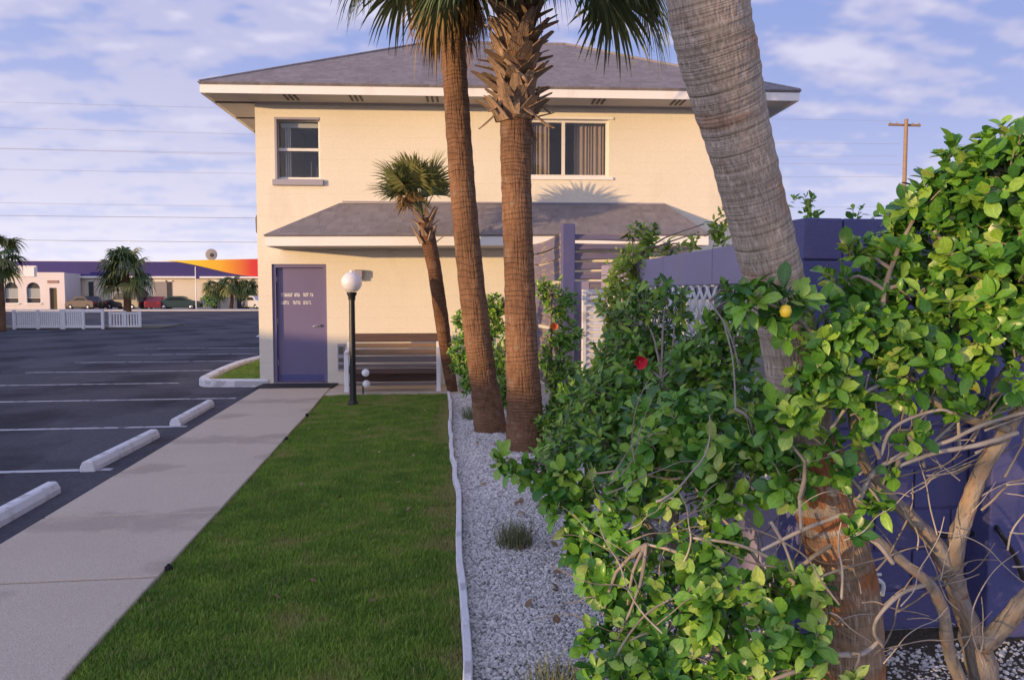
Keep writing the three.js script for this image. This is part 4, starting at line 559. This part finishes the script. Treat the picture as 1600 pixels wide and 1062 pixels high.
shrub('tall_hedge_shrub', 'yellow green bush growing over the top of the slatted enclosure', 'shrub', { ...hib, seed: 37, palette: LIME, base: V(1.55, -0.03, -6.6), parts: 260, 
  stems: [{ pts: [V(1.6, -0.05, -6.6), V(1.72, 1.0, -6.4), V(1.78, 1.9, -6.2)], r: [0.022, 0.006] }, { pts: [V(1.6, -0.05, -6.5), V(1.7, 1.0, -6.2), V(1.85, 1.75, -6.1)], r: [0.02, 0.006] }],
  blobs: [[975, 440, 6.2, 40, 0.7], [990, 405, 6.2, 38, 0.6], [1010, 372, 6.2, 30, 0.5], [985, 360, 6.2, 16, 0.4], [1050, 392, 6.4, 24, 0.35], [1120, 352, 6.2, 22, 0.6], [1138, 332, 6.2, 16, 0.5], [1128, 385, 6.2, 20, 0.5], [960, 480, 6.0, 34, 0.8], [965, 535, 5.8, 40], [945, 590, 5.7, 40], [1015, 425, 6.0, 34, 0.6], [1085, 372, 6.3, 20, 0.3], [985, 500, 5.8, 44]] });
shrub('column_shrub', 'dark column of hedge close behind the jagged collared palm', 'shrub', { ...hib, seed: 41, base: V(1.55, -0.03, -8.5), parts: 240, stems: [{ pts: [V(1.55, -0.05, -8.5), V(1.5, 0.8, -8.5), V(1.5, 1.6, -8.5)], r: [0.03, 0.01] }],
  blobs: [[875, 470, 8.5, 30], [882, 520, 8.4, 30], [872, 560, 8.4, 38], [885, 600, 8.2, 38], [880, 645, 8.0, 34], [860, 660, 7.6, 26], [912, 660, 7.4, 40], [900, 620, 7.8, 34], [850, 450, 8.6, 16]] });
shrub('porch_shrub', 'leafy green bush between the small palm and the tall palms by the porch', 'shrub', { ...hib, seed: 43, base: V(1.05, -0.03, -10.6), parts: 220, stems: [{ pts: [V(1.05, -0.05, -10.6), V(1.0, 0.7, -10.6), V(1.05, 1.3, -10.6)], r: [0.03, 0.01] }],
  blobs: [[730, 540, 10.6, 32], [722, 500, 10.6, 18], [765, 500, 10.6, 32], [775, 475, 10.5, 22], [740, 585, 10.4, 30], [780, 560, 10.2, 36], [715, 570, 10.6, 18], [790, 610, 9.8, 30]] });
shrub('far_bush', 'glossy bush top showing over the fence right of the leaning trunk', 'shrub', { ...hib, seed: 47, geos: OBOV, size: 0.9, density: 260, base: V(3.2, -0.03, -5.6), parts: 150, stems: [{ pts: [V(3.2, -0.05, -5.6), V(3.2, 1.2, -5.6), V(3.1, 1.9, -5.6)], r: [0.03, 0.01] }],
  blobs: [[1250, 325, 5.6, 30], [1280, 330, 5.6, 20], [1262, 300, 5.6, 14], [1250, 380, 5.5, 30], [1345, 335, 5.8, 22], [1365, 345, 5.8, 20], [1240, 430, 5.4, 26]] });
// flowers and fruit
{
  const petal = leafGeo(0.055, 0.05, 0.7, -0.35, 0.15), red = stdm({ c: [0.62, 0.02, 0.05], roughness: 0.5, side: THREE.DoubleSide }), org = stdm({ c: [0.6, 0.13, 0.04], roughness: 0.5, side: THREE.DoubleSide }), yel = stdm({ c: [0.8, 0.6, 0.05], roughness: 0.4 });
  const flower = (lab, p, m, s, ax) => { const f = thing('hibiscus_flower', lab, 'flower', p.toArray()); f.scale.setScalar(s); for (let i = 0; i < 5; i++) { const q = mesh('petal', petal, m, f); const a = i * 1.2566, rad = V(Math.cos(a), Math.sin(a), 0); q.applyMatrix4(leafMatrix(V(0, 0, 0), rad.clone().multiplyScalar(0.85).addScaledVector(ax, 0.5), ax, 1)); } mesh('stamen', tube([V(0, 0, 0), ax.clone().multiplyScalar(0.05)], [0.004, 0.003], 6, 2), yel, f); };
  flower('red hibiscus flower in the middle of the dark hedge', at(1000, 566, 4.12), red, 0.95, V(-0.3, 0.15, 0.94)); flower('orange red flower high on the hedge behind the collared palm', at(866, 510, 8.0), org, 1.0, V(-0.4, 0.1, 0.9));
  const fr = thing('yellow_fruit', 'round yellow fruit hanging at the leaves beside the leaning trunk', 'fruit', at(1228, 486, 2.36).toArray()); mesh('flesh', lathe([[0, -0.021], [0.014, -0.017], [0.02, 0], [0.014, 0.017], [0.003, 0.021], [0, 0.02]], 16), yel, fr); mesh('stalk', tube([V(0, 0.019, 0), V(0.004, 0.045, 0)], [0.002, 0.002], 5, 2), M.twig, fr);
}

// ---------------------------------------------------------------- grass, stones and tufts
{
  const tuft = (n, h, spread, seed, w = 0.0026) => { const R = rng(seed), P = [], I = []; for (let i = 0; i < n; i++) { const a = R() * 6.283, d = spread * Math.sqrt(R()), x = Math.cos(a) * d, z = Math.sin(a) * d, la = R() * 6.283, lean = h * (0.15 + 0.65 * R()), hh = h * (0.55 + 0.6 * R()), fx = -Math.sin(la) * w, fz = Math.cos(la) * w, lx = Math.cos(la) * lean, lz = Math.sin(la) * lean, b = P.length / 3; P.push(x - fx, -0.01, z - fz, x + fx, -0.01, z + fz, x + lx * 0.35 - fx * 0.8, hh * 0.6, z + lz * 0.35 - fz * 0.8, x + lx * 0.35 + fx * 0.8, hh * 0.6, z + lz * 0.35 + fz * 0.8, x + lx, hh, z + lz); I.push(b, b + 1, b + 2, b + 2, b + 1, b + 3, b + 2, b + 3, b + 4); } const g = new THREE.BufferGeometry(); g.setAttribute('position', new THREE.Float32BufferAttribute(P, 3)); g.setIndex(I); g.computeVertexNormals(); return g; };
  M.grass = leafM([1, 1, 1], 0.7, 0.2);
  const scatter = (name, label, cat, geo, mat, list) => { const im = new THREE.InstancedMesh(geo, mat, list.length); im.name = numbered(name); im.userData = { kind: 'stuff', label, category: cat }; im.castShadow = im.receiveShadow = true; const m = new THREE.Matrix4(), q = new THREE.Quaternion(), e = new THREE.Euler(), c = new THREE.Color(); list.forEach((l, i) => { m.compose(l.p, q.setFromEuler(e.set(...l.r)), l.s); im.setMatrixAt(i, m); im.setColorAt(i, c.setRGB(...l.c)); }); scene.add(im); return im; };
  const R = rng(91), A = [];
  const blade = (x, z, edge) => { const n1 = fbm3(x * 1.1 + 5, z * 1.1, 2.2, 4), n2 = fbm3(x * 4, z * 4 + 9, 5.1, 3), dry = smooth(0.06, 0.34, n1 * 0.8 + n2 * 0.7 + edge), c = mix3(mix3([0.12, 0.24, 0.022], [0.28, 0.42, 0.045], clamp(0.5 + n2 * 1.4 + n1 * 0.9 + (R() - 0.5) * 0.9)), [0.42, 0.33, 0.14], R() < 0.06 ? 0.8 : dry * (0.4 + 0.4 * R())); return { c, dry }; };
  for (let i = 0; i < 98000; i++) {
    const t = R(), z = -Math.pow(t, 1.5) * 10.7 - 1.8, x = lerp(-1.54, 0.5, R()); if (x < -1.485 + 0.12 * fbm3(z * 2.6, 1, 1, 4) || x > edgeX(z) - 0.02 || z < -12.5) continue;
    const fromEdge = edgeX(z) - x, fromWalk = x + 1.47, { c, dry } = blade(x, z, Math.max(0, 0.26 - fromEdge) * 1.25); if (R() < dry * 0.3) continue;
    const s = (0.8 + 0.5 * R()) * (1 - 0.3 * dry) * (fromWalk < 0.05 ? 0.8 : 1); A.push({ p: V(x, -0.036, z), r: [(R() - .5) * .3, R() * 6.28, (R() - .5) * .3], s: V(s, s * (0.8 + 0.5 * R()), s), c });
  }
  scatter('grass', 'short mown green lawn grass between walkway and gravel', 'grass', tuft(11, 0.033, 0.028, 5, 0.0022), M.grass, A);
  const Bq = []; for (let i = 0; i < 9000; i++) { const x = lerp(-3.95, -2.6, R()), z = lerp(-20.8, -14.2, R()); if (x < -3.72 + (z > -14.8 ? (z + 14.8) * 1.2 : 0)) continue; const { c } = blade(x * 1.4, z, 0); Bq.push({ p: V(x, 0, z), r: [0, R() * 6.28, 0], s: V(1.3, 1.5, 1.3), c: sc3(c, 1.15) }); }
  scatter('island_grass', 'patch of grass inside the kerbed island by the building', 'grass', tuft(9, 0.042, 0.035, 6, 0.004), M.grass, Bq);
  // stones: white and grey crushed rock
  const stone = (seed) => { let g = new THREE.IcosahedronGeometry(1, 1); g.deleteAttribute('uv'); g.deleteAttribute('normal'); g = mergeVertices(g); const p = g.attributes.position; for (let i = 0; i < p.count; i++) { const k = 1 + 0.55 * fbm3(p.getX(i) * 1.3 + seed * 7, p.getY(i) * 1.3, p.getZ(i) * 1.3, 2); p.setXYZ(i, p.getX(i) * k * 1.25, p.getY(i) * k * 0.72, p.getZ(i) * k); } g = g.toNonIndexed(); g.computeVertexNormals(); return g; };
  M.stone = stdm({ roughness: 0.9, c: [1, 1, 1] });
  for (let v = 0; v < 4; v++) {
    const L = [];
    for (let i = 0; i < 34000; i++) {
      const z = -Math.pow(R(), 1.35) * 11 - 1.9, x = lerp(0.1, z < -3.2 ? 1.8 : 3.0, R()); if (x < edgeX(z) + 0.03 || z < -12.8) continue; if (x > 1.78 && z < -3.35) continue; if (x > 1.45 && z > -3.4 && R() < 0.55) continue;
      const k = R(), sz = (0.0052 + 0.0065 * R() * R()) * (z < -6 ? 1.35 : 1), lum = k < 0.2 ? 0.36 : k < 0.55 ? 0.56 : 0.70, w = 0.9 + 0.2 * R(), n = fbm3(x * 2, z * 2, 3, 3);
      L.push({ p: V(x, -0.03 + sz * (0.35 + 0.9 * R() * R()) + 0.012 * n, z), r: [R() * 6.28, R() * 6.28, R() * 0.8], s: V(sz, sz, sz), c: [lum * w, lum * w * 0.96, lum * w * 0.90] });
    }
    const s = scatter('gravel', 'white and grey crushed stone in the bed beside the lawn', 'gravel', stone(v + 1), M.stone, L);
  }
  // fallen leaves on the stones under the hedge
  const F = []; for (let i = 0; i < 260; i++) { const z = -2.6 - 6.5 * R(), x = lerp(edgeX(z) + 0.15, 1.7, Math.sqrt(R())); F.push({ p: V(x, 0.004 + 0.012 * R(), z), r: [(R() - .5) * .7, R() * 6.28, (R() - .5) * .7], s: V(0.7, 0.7, 0.7), c: R() < 0.5 ? [0.28, 0.17, 0.08] : [0.36, 0.26, 0.13] }); }
  for (let i = 0; i < 26; i++) { const z = -2.8 - 8 * R(), x = lerp(-1.4, edgeX(z), Math.pow(R(), 0.6)); F.push({ p: V(x, 0.01 + 0.015 * R(), z), r: [(R() - .5) * .9, R() * 6.28, (R() - .5) * .9], s: V(0.5, 0.5, 0.5), c: R() < 0.5 ? [0.30, 0.19, 0.09] : [0.42, 0.34, 0.16] }); }
  scatter('leaf_litter', 'dry brown leaves fallen on the gravel and lawn', 'leaf litter', OBOV[2], M.leafWhite, F);
  // tufts growing in the gravel
  const mk = (lab, x, z, n, h, seed, spread) => { const t = thing('grass_tuft', lab, 'grass tuft', [x, -0.03, z], 0, 'weedy tufts in the gravel'); const m = mesh('blades', tuft(n, h, spread, seed, 0.0022), leafM([0.17, 0.19, 0.085], 0.8, 0.15), t); m.userData.kind = 'stuff'; };
  mk('wispy green tuft growing in the gravel halfway along the bed', 0.62, -4.85, 330, 0.17, 11, 0.11); mk('pale dry tuft in the gravel at the bottom edge of the picture', 0.55, -3.0, 190, 0.14, 12, 0.13);
  mk('sparse weed tuft in the gravel near the foot of the left tall palm', 0.68, -9.9, 160, 0.2, 13, 0.1);
}
// ---------------------------------------------------------------- lamp post, bench and small things by the door
{
  const l = thing('lamp_post', 'black lamp post with a white globe on the lawn by the walkway', 'lamp post', [-0.93, -0.04, -11.44]);
  mesh('post', lathe([[0, 0], [0.075, 0], [0.075, 0.05], [0.05, 0.09], [0.046, 0.5], [0.042, 1.55], [0.055, 1.575], [0.05, 1.6], [0.075, 1.655], [0.07, 1.675], [0, 1.68]], 20), M.black, l);
  mesh('globe', lathe(Array.from({ length: 19 }, (_, i) => { const a = -1.1 + i / 18 * (Math.PI / 2 + 1.1); return [Math.max(0, 0.152 * Math.cos(a)), 1.82 + 0.152 * Math.sin(a)]; }), 28), M.globe, l);
  mesh('finial', lathe([[0.03, 1.965], [0.026, 1.985], [0.012, 1.995], [0, 1.996]], 12), M.white, l);
}
{
  const b = thing('bench', 'wooden slat bench with white end frames on the pad under the porch', 'bench', [-0.38, -0.008, -13.05], -0.03), w = 0.76;
  mesh('top_rail', RB(-w, w + 0.06, 0.80, 0.945, -0.26, -0.215, 0.01), M.benchDark, b);
  [[0.70, 0.775, M.benchTan], [0.575, 0.675, M.benchTan], [0.455, 0.555, M.benchGrey]].forEach(([y0, y1, m], i) => { const g = RB(-w + 0.04, w - 0.04, y0, y1, -0.235 + i * 0.012, -0.205 + i * 0.012, 0.006); mesh('back_slat', g, m, b); });
  for (let i = 0; i < 5; i++) mesh('seat_slat', RB(-w + 0.04, w - 0.04, 0.395, 0.425, -0.17 + i * 0.085, -0.095 + i * 0.085, 0.006), M.benchGrey, b);
  mesh('stretcher', RB(-w + 0.04, w - 0.04, 0.10, 0.15, 0.19, 0.225, 0.006), M.benchGrey, b); mesh('apron', RB(-w + 0.04, w - 0.04, 0.30, 0.385, 0.215, 0.24, 0.006), M.benchDark, b); mesh('rear_stretcher', RB(-w + 0.04, w - 0.04, 0.12, 0.34, -0.19, -0.165, 0.006), M.benchDark, b);
  for (const s of [-1, 1]) {
    const x = s * (w - 0.005), e = mesh('end_frame', extrude([[0.20, 0], [0.27, 0], [0.262, 0.3], [0.285, 0.62], [0.3, 0.66], [-0.2, 0.70], [-0.21, 0.80], [-0.27, 0.80], [-0.24, 0.36], [-0.30, 0], [-0.23, 0], [-0.18, 0.34], [-0.17, 0.38], [0.195, 0.36]], 0.06, 0.006, [[[-0.17, 0.44], [0.205, 0.43], [0.215, 0.60], [-0.19, 0.64]]]).rotateY(-Math.PI / 2).translate(x + 0.03, 0, 0), M.white, b);
    mesh('foot', RB(x - 0.04, x + 0.04, 0.001, 0.03, 0.185, 0.285, 0.006), M.white, e);
  }
  const f = thing('spot_lights', 'pair of small white floodlight heads beside the lamp post under the bench', 'spotlight', [-0.86, -0.01, -12.55]);
  mesh('stake', tube([V(0, 0, 0), V(0, 0.36, 0)], [0.012, 0.012], 8, 2), M.black, f);
  for (const [y, a] of [[0.16, 0.2], [0.34, -0.1]]) { const h = mesh('lamp_head', lathe([[0, -0.06], [0.03, -0.055], [0.055, 0], [0.062, 0.05], [0, 0.055]], 16).rotateX(1.2).rotateY(a).translate(0.05, y, 0.02), M.white, f); mesh('bracket', tube([V(0, y, 0), V(0.05, y, 0)], [0.008, 0.008], 6, 2), M.black, h); }
  const u = thing('utility_box', 'small pale utility box on the ground right of the bench', 'utility box', [0.62, -0.01, -13.5]); mesh('body', RB(-0.1, 0.1, 0, 0.3, -0.06, 0.06, 0.01), M.frame, u); mesh('lid', RB(-0.11, 0.11, 0.3, 0.325, -0.07, 0.07, 0.006), M.frame, u); mesh('conduit', tube([V(0.06, 0.32, 0), V(0.06, 0.45, 0)], [0.015, 0.015], 8, 2), M.white, u);
}
[['at the bottom of the walk, beside the wide dark joint', -1.5, -4.64], ['in the lawn edge halfway up the walk', -1.49, -8.72], ['in the lawn edge nearest to the lamp post', -1.5, -10.42]].forEach(([w, x, z]) => { const s = thing('sprinkler_head', 'small dark sprinkler head ' + w, 'sprinkler', [x + 0.045, -0.03, z], 0, 'sprinklers along the walkway'); mesh('body', lathe([[0, 0], [0.022, 0], [0.022, 0.036], [0.016, 0.042], [0, 0.042]], 14), M.rubber, s); mesh('nozzle', lathe([[0, 0.042], [0.01, 0.042], [0.008, 0.052], [0, 0.053]], 10), M.rubber, s); });

// ---------------------------------------------------------------- far side of the lot: fence, shops, cars, wires
M.farCream = stdm({ roughness: 0.9, map: stucco([0.66, 0.58, 0.45], [0.74, 0.65, 0.52], [0.5, 0.43, 0.34], 401, 9) }); M.farPink = stdm({ roughness: 0.9, map: stucco([0.72, 0.64, 0.60], [0.80, 0.72, 0.67], [0.6, 0.52, 0.48], 403, 7) });
M.violet = stdm({ c: [0.03, 0.02, 0.14], roughness: 0.7 }); M.grey = stdm({ c: [0.30, 0.27, 0.26], roughness: 0.8 });
{
  const s = thing('strip_mall', 'long low shop building with a violet band sweeping into yellow and red', 'building', [0, -0.04, -92]);
  mesh('wall', B(-52, 10, 0, 3.5, -14, 0), M.farCream, s); mesh('parapet', B(-52, 10, 3.7, 5.35, -14, 0.25), M.violet, s); mesh('cornice', B(-52, 10, 3.5, 3.7, -14, 0.6), M.trim, s); mesh('roof', B(-51.5, 9.5, 5.35, 5.42, -13.5, -0.1), M.trim, s);
  const sw = [[0.255, 0.0], [0.8, 0.28, 0.0], [0.83, 0.55, 0.03]];
  const P = [], C = [], I = [], n = 60, low = (t) => lerp(5.5, 3.72, smooth(0, 0.42, t)) ; // painted sweep
  for (let i = 0; i <= n; i++) { const t = i / n, x = lerp(-28.5, 10, Math.pow(t, 1.5)), tt = clamp((x + 28.5) / 11), yb = lerp(5.45, 3.72, smooth(0.0, 0.95, tt)), yt = lerp(5.47, 5.75, tt); const c = tt < 0.6 ? mix3([0.80, 0.56, 0.02], [0.78, 0.36, 0.02], clamp(tt * 2.4 - 0.6)) : mix3([0.78, 0.36, 0.02], [0.62, 0.03, 0.03], clamp((tt - 0.6) * 3.4)); for (const [y, z] of [[yb, 0.30], [yt, 0.30], [yt, 0.24], [yb, 0.24]]) { P.push(x, y, z); C.push(...c); } }
  for (let i = 0; i < n; i++) for (let j = 0; j < 4; j++) { const a = i * 4 + j, b = i * 4 + (j + 1) % 4; I.push(a, a + 4, b, b, a + 4, b + 4); }
  const g = new THREE.BufferGeometry(); g.setAttribute('position', new THREE.Float32BufferAttribute(P, 3)); g.setAttribute('color', new THREE.Float32BufferAttribute(C, 3)); g.setIndex(I); const q = g.toNonIndexed(); q.computeVertexNormals();
  const swm = mesh('painted_sweep', q, stdm({ vertexColors: true, roughness: 0.7, side: THREE.DoubleSide }), s); swm.userData.label = 'painted sweep from yellow to red on the parapet';
  for (const [x0, x1, m] of [[-29.6, -28.2, M.grey], [-28.2, -27.7, M.dark], [-36.6, -36.1, M.dark], [-23.4, -22.4, M.grey], [-20.5, -19.2, M.dark], [-16.5, -14.5, M.grey]]) { const d = mesh('shop_door', B(x0, x1, 0, 3.1, 0.001, 0.08), m, s); mesh('lintel', B(x0 - 0.1, x1 + 0.1, 3.1, 3.25, 0.001, 0.12), M.trim, d); }
  mesh('downpipe', tube([V(-32.5, 0, 0.1), V(-32.5, 3.5, 0.1)], [0.06, 0.06], 8, 2), M.grey, s);
  const a = thing('arched_shop', 'pale pink shop front with two arched windows and a stepped parapet', 'building', [-44.2, -0.04, -87.6]);
  const arch = (x, w, h0, h1) => { const p = [[x - w, h0], [x + w, h0]]; for (let i = 0; i <= 10; i++) { const t = i / 10 * Math.PI; p.push([x + w * Math.cos(t), h1 + w * Math.sin(t)]); } return p; };
  mesh('wall', [extrude([[0, 0], [6.9, 0], [6.9, 4.0], [4.1, 4.0], [4.1, 4.7], [1.2, 4.7], [1.2, 4.35], [0.3, 4.35], [0.3, 3.95], [0, 3.95]], 0.3, 0, [arch(1.55, 0.68, 0.75, 2.25), arch(3.75, 0.68, 0.75, 2.25), [[5.35, 0.02], [6.1, 0.02], [6.1, 2.35], [5.35, 2.35]]]).translate(0, 0, -0.3), B(0, 0.3, 0, 3.95, -4, -0.3), B(6.6, 6.9, 0, 3.95, -4, -0.3)], M.farPink, a); mesh('roof', B(0.3, 6.6, 3.6, 3.75, -4, -0.3), M.trim, a);
  for (const x of [1.55, 3.75]) { const w = mesh('window', extrude(arch(x, 0.7, 0.7, 2.25), 0.06).translate(0, 0, -0.28), M.dark, a); mesh('pane', B(x - 0.6, x + 0.6, 1.35, 2.3, -0.21, -0.2), M.blind, w); mesh('mullion', B(x - 0.66, x + 0.66, 1.25, 1.32, -0.2, -0.16), M.frame, w); mesh('sill', B(x - 0.8, x + 0.8, 0.6, 0.72, 0.002, 0.12), M.trim, w); }
  const d = mesh('door', B(5.36, 6.09, 0.03, 2.34, -0.26, -0.2), stdm({ c: [0.10, 0.075, 0.03], roughness: 0.7 }), a); mesh('sign', B(5.2, 6.3, 2.85, 3.15, 0.002, 0.06), stdm({ c: [0.35, 0.2, 0.16], roughness: 0.8 }), d);
  mesh('sign_board', [B(1.35, 3.95, 3.55, 4.55, 0.002, 0.12)], M.trim, a);
  const rs = thing('round_roof_sign', 'round grey sign with a dark centre standing on the shop roof', 'sign', [-23.4, 5.35, -92.6]); mesh('disc', lathe([[0, -0.12], [0.62, -0.12], [0.66, 0], [0.62, 0.12], [0, 0.12]], 28).rotateX(Math.PI / 2).translate(0, 0.85, 0), M.grey, rs); mesh('centre', lathe([[0, 0], [0.22, 0], [0.22, 0.03], [0, 0.03]], 20).rotateX(Math.PI / 2).translate(0.08, 0.78, 0.13), M.dark, rs); mesh('stand', B(-0.06, 0.06, 0, 0.3, -0.05, 0.05), M.grey, rs);
}
{ // cars parked at the shops
  const car = (lab, x, z, len, h, col, turn, van) => {
    const c = thing('parked_car', lab, 'car', [x, -0.045, z], turn, 'cars parked before the shops'), hl = len / 2, W = 0.85;
    const paint = stdm({ c: col, roughness: 0.45, clearcoat: 0.25 });
    const side = van ? [[-hl, 0.32], [-hl - 0.02, 0.9], [-hl + 0.1, 1.05], [-hl + 0.25, h - 0.05], [-hl + 0.5, h], [0.55, h], [1.15, 1.08], [hl - 0.15, 0.95], [hl, 0.75], [hl, 0.34]] : [[-hl, 0.32], [-hl - 0.02, 0.82], [-hl + 0.15, 0.95], [-hl + 0.75, 1.0], [-hl + 1.25, h - 0.04], [-hl + 1.6, h], [0.25, h], [0.55, h - 0.05], [1.15, 0.98], [hl - 0.3, 0.88], [hl, 0.7], [hl, 0.34]];
    mesh('body', extrude(side, W * 2 - 0.12, 0.06).translate(0, 0, -W + 0.06), paint, c);
    const gl = van ? [[-hl + 0.32, 1.08], [-hl + 0.42, h - 0.12], [0.5, h - 0.12], [1.0, 1.1]] : [[-hl + 0.95, 1.03], [-hl + 1.4, h - 0.11], [0.28, h - 0.11], [0.95, 1.02]];
    for (const s of [-1, 1]) mesh('side_window', extrude(gl, 0.02).translate(0, 0, s > 0 ? W + 0.002 : -W - 0.022), stdm({ c: [0.02, 0.022, 0.025], roughness: 0.08 }), c);
    mesh('windscreen', extrude([[0.5, h - 0.1], [1.08, 1.06], [1.11, 1.08], [0.53, h - 0.08]], W * 1.7).translate(0.035, 0.03, -W * 0.85), stdm({ c: [0.03, 0.033, 0.036], roughness: 0.08 }), c);
    for (const wx of [-hl + 0.8, hl - 0.85]) for (const s of [-1, 1]) { const w = mesh('wheel', lathe([[0.18, -0.1], [0.3, -0.1], [0.32, -0.05], [0.32, 0.05], [0.3, 0.1], [0.18, 0.1]], 20).rotateX(Math.PI / 2).translate(wx, 0.32, s * (W - 0.07)), M.rubber, c); mesh('rim', lathe([[0, -0.09], [0.19, -0.09], [0.19, 0.09], [0, 0.09]], 14).rotateX(Math.PI / 2).translate(wx, 0.32, s * (W - 0.055)), M.metal, w); }
    for (const s of [-1, 1]) { mesh('headlight', RB(hl - 0.04, hl + 0.07, 0.62, 0.74, s * 0.58 - 0.17, s * 0.58 + 0.17, 0.02), M.white, c); mesh('tail_light', RB(-hl - 0.09, -hl + 0.02, 0.68, 0.85, s * 0.62 - 0.14, s * 0.62 + 0.14, 0.02), stdm({ c: [0.4, 0.01, 0.01], roughness: 0.3 }), c); }
  };
  car('brown sedan parked before the arched shop', -34.8, -86.6, 4.3, 1.42, [0.035, 0.016, 0.011], 2.6); car('dark van parked behind the bushy palm', -30.9, -87, 4.6, 1.95, [0.03, 0.028, 0.03], 2.75, true); car('dark red sedan between the van and the green sedan', -27.9, -87.4, 4.2, 1.38, [0.18, 0.012, 0.018], 1.7); car('dark green sedan nearest the thin white pole', -25.3, -86.5, 4.4, 1.42, [0.018, 0.045, 0.035], 0.1); car('pale car half hidden by the motel corner', -17.4, -87.5, 4.3, 1.45, [0.5, 0.5, 0.52], 2.2);
  const p = thing('thin_pole', 'thin white pole with a small dark banner at the kerb before the shops', 'pole', [-23.3, -0.04, -85.6]); mesh('shaft', tube([V(0, 0, 0), V(0, 4.6, 0)], [0.06, 0.045], 8, 4), M.white, p); mesh('banner', B(0.06, 0.4, 3.3, 4.4, -0.02, 0.02), M.violet, p);
  [[-22, -88, 2.2, 'small shaggy palm at the shops beside the thin white pole'], [-20.2, -87.6, 2.6, 'middle one of the clumped palms before the red band'], [-18.6, -88.2, 2.3, 'shaggy palm of the clump next to the motel corner']].forEach(([x, z, h, lab], k) => { const { o, top } = palm('shop_palm', lab, [V(x, -0.05, z), V(x + 0.15, h * 0.5, z), V(x, h, z)], [0.22, 0.18, 0.2], { seed: 20 + k, bark: M.barkBrown, rows: 16, seg: 10, group: 'clump of palms before the shops' }); const R = rng(900 + k); for (let i = 0; i < 22; i++) frond(o, top.clone().add(V(0, -0.2 + 0.02 * i, 0)), i * 2.4, -0.5 + i * 0.07, 0.7, 1.05, 2000 + k * 40 + i, M.frond, 0.6, 20); });
  shrub('shop_bush', 'dark rounded bush at the kerb before the shops', 'shrub', { seed: 51, geos: OBOV, palette: HEDGE, whorl: [5, 7], density: 130, size: 2.2, spread: 0.1, parts: 30, base: V(-22.3, -0.04, -86), stems: [{ pts: [V(-22.3, -0.05, -86), V(-22.3, 0.7, -86)], r: [0.05, 0.03] }], blobs: [[322, 470, 86, 9], [332, 472, 86, 8]] });
}
{ // low white fence at the far edge of the lot
  const sec = (lab, x0, x1, z, h, kind) => {
    const f = thing('low_fence', lab, 'fence', [x0, -0.05, z], 0, 'low white fences at the edge of the lot'), L = x1 - x0;
    for (const x of [0, L / 2, L]) mesh('post', RB(x - 0.06, x + 0.06, 0, h + 0.06, -0.06, 0.06, 0.01), M.white, f);
    mesh('rail', B(0.06, L - 0.06, h - 0.1, h, -0.03, 0.03), M.white, f); mesh('rail', B(0.06, L - 0.06, 0.06, 0.16, -0.03, 0.03), M.white, f);
    const pk = []; for (let x = 0.16; x < L - 0.1; x += kind === 1 ? 0.13 : 0.095) { if (kind === 2 && x > 0.9 && x < 1.6) continue; pk.push(B(x - 0.035, x + 0.035, 0.16, h - 0.1, -0.012, 0.012)); } const m = mesh('pickets', pk, M.white, f); m.userData.kind = 'stuff';
  };
  sec('long low white picket fence left of the bushy palm', -18.9, -16.8, -39, 0.86, 0); sec('low white fence panel with a gap in front of the bushy palm', -16.65, -14.9, -38.9, 0.9, 2); sec('low white rail fence panel at the right end', -14.7, -13.35, -39.3, 0.8, 1);
  structure('lot_verge', B(-30, -12.4, -0.09, 0.02, -43, -39.15), M.farGround); structure('lot_kerb', B(-30, -19.2, -0.09, 0.05, -38.6, -38.3), M.sidewalk);
}
{ // power line
  const p = thing('utility_pole', 'brown wooden utility pole with a crossarm behind the shrubs at right', 'utility pole', [28.3, -0.1, -42]);
  mesh('shaft', tube([V(0, 0, 0), V(0, 11.85, 0)], [0.14, 0.105], 12, 6), M.poleWood, p); const arm = mesh('crossarm', B(-1, 1, 11.48, 11.6, -0.2, -0.1), M.poleWood, p);
  for (const x of [-0.9, -0.5, 0.5, 0.9]) mesh('insulator', lathe([[0, 0], [0.04, 0], [0.05, 0.06], [0.03, 0.1], [0, 0.12]], 10).translate(x, 11.6, -0.15), M.grey, arm);
  const spec = [[11.66, 'topmost wire of the power line, high over the lot'], [10.4, 'second wire from the top of the power line'], [9.75, 'third wire from the top of the power line'], [9.15, 'fourth wire from the top of the power line'], [8.5, 'fifth wire from the top of the power line'], [6.8, 'third wire from the bottom of the power line'], [6.0, 'thick wire second from the bottom of the power line'], [4.75, 'lowest thick wire of the power line']];
  spec.forEach(([h, lab], i) => { const sag = 0.35 + 0.15 * (i % 3), pts = [], a = 28.3 - (i ? 0.1 : 0.9), b = -62; for (let k = 0; k <= 24; k++) { const t = k / 24; pts.push(V(lerp(a, b, t), h - 4 * sag * t * (1 - t) + (i % 2 ? 0.25 : -0.1) * t, -42.1 - (i % 3) * 0.25)); } tag(mesh('overhead_wire', tube(pts, [i > 5 ? 0.014 : 0.0075], 5, 48), M.wire), lab, 'wire', 'overhead wires'); });
}

renderer.render(scene, camera);
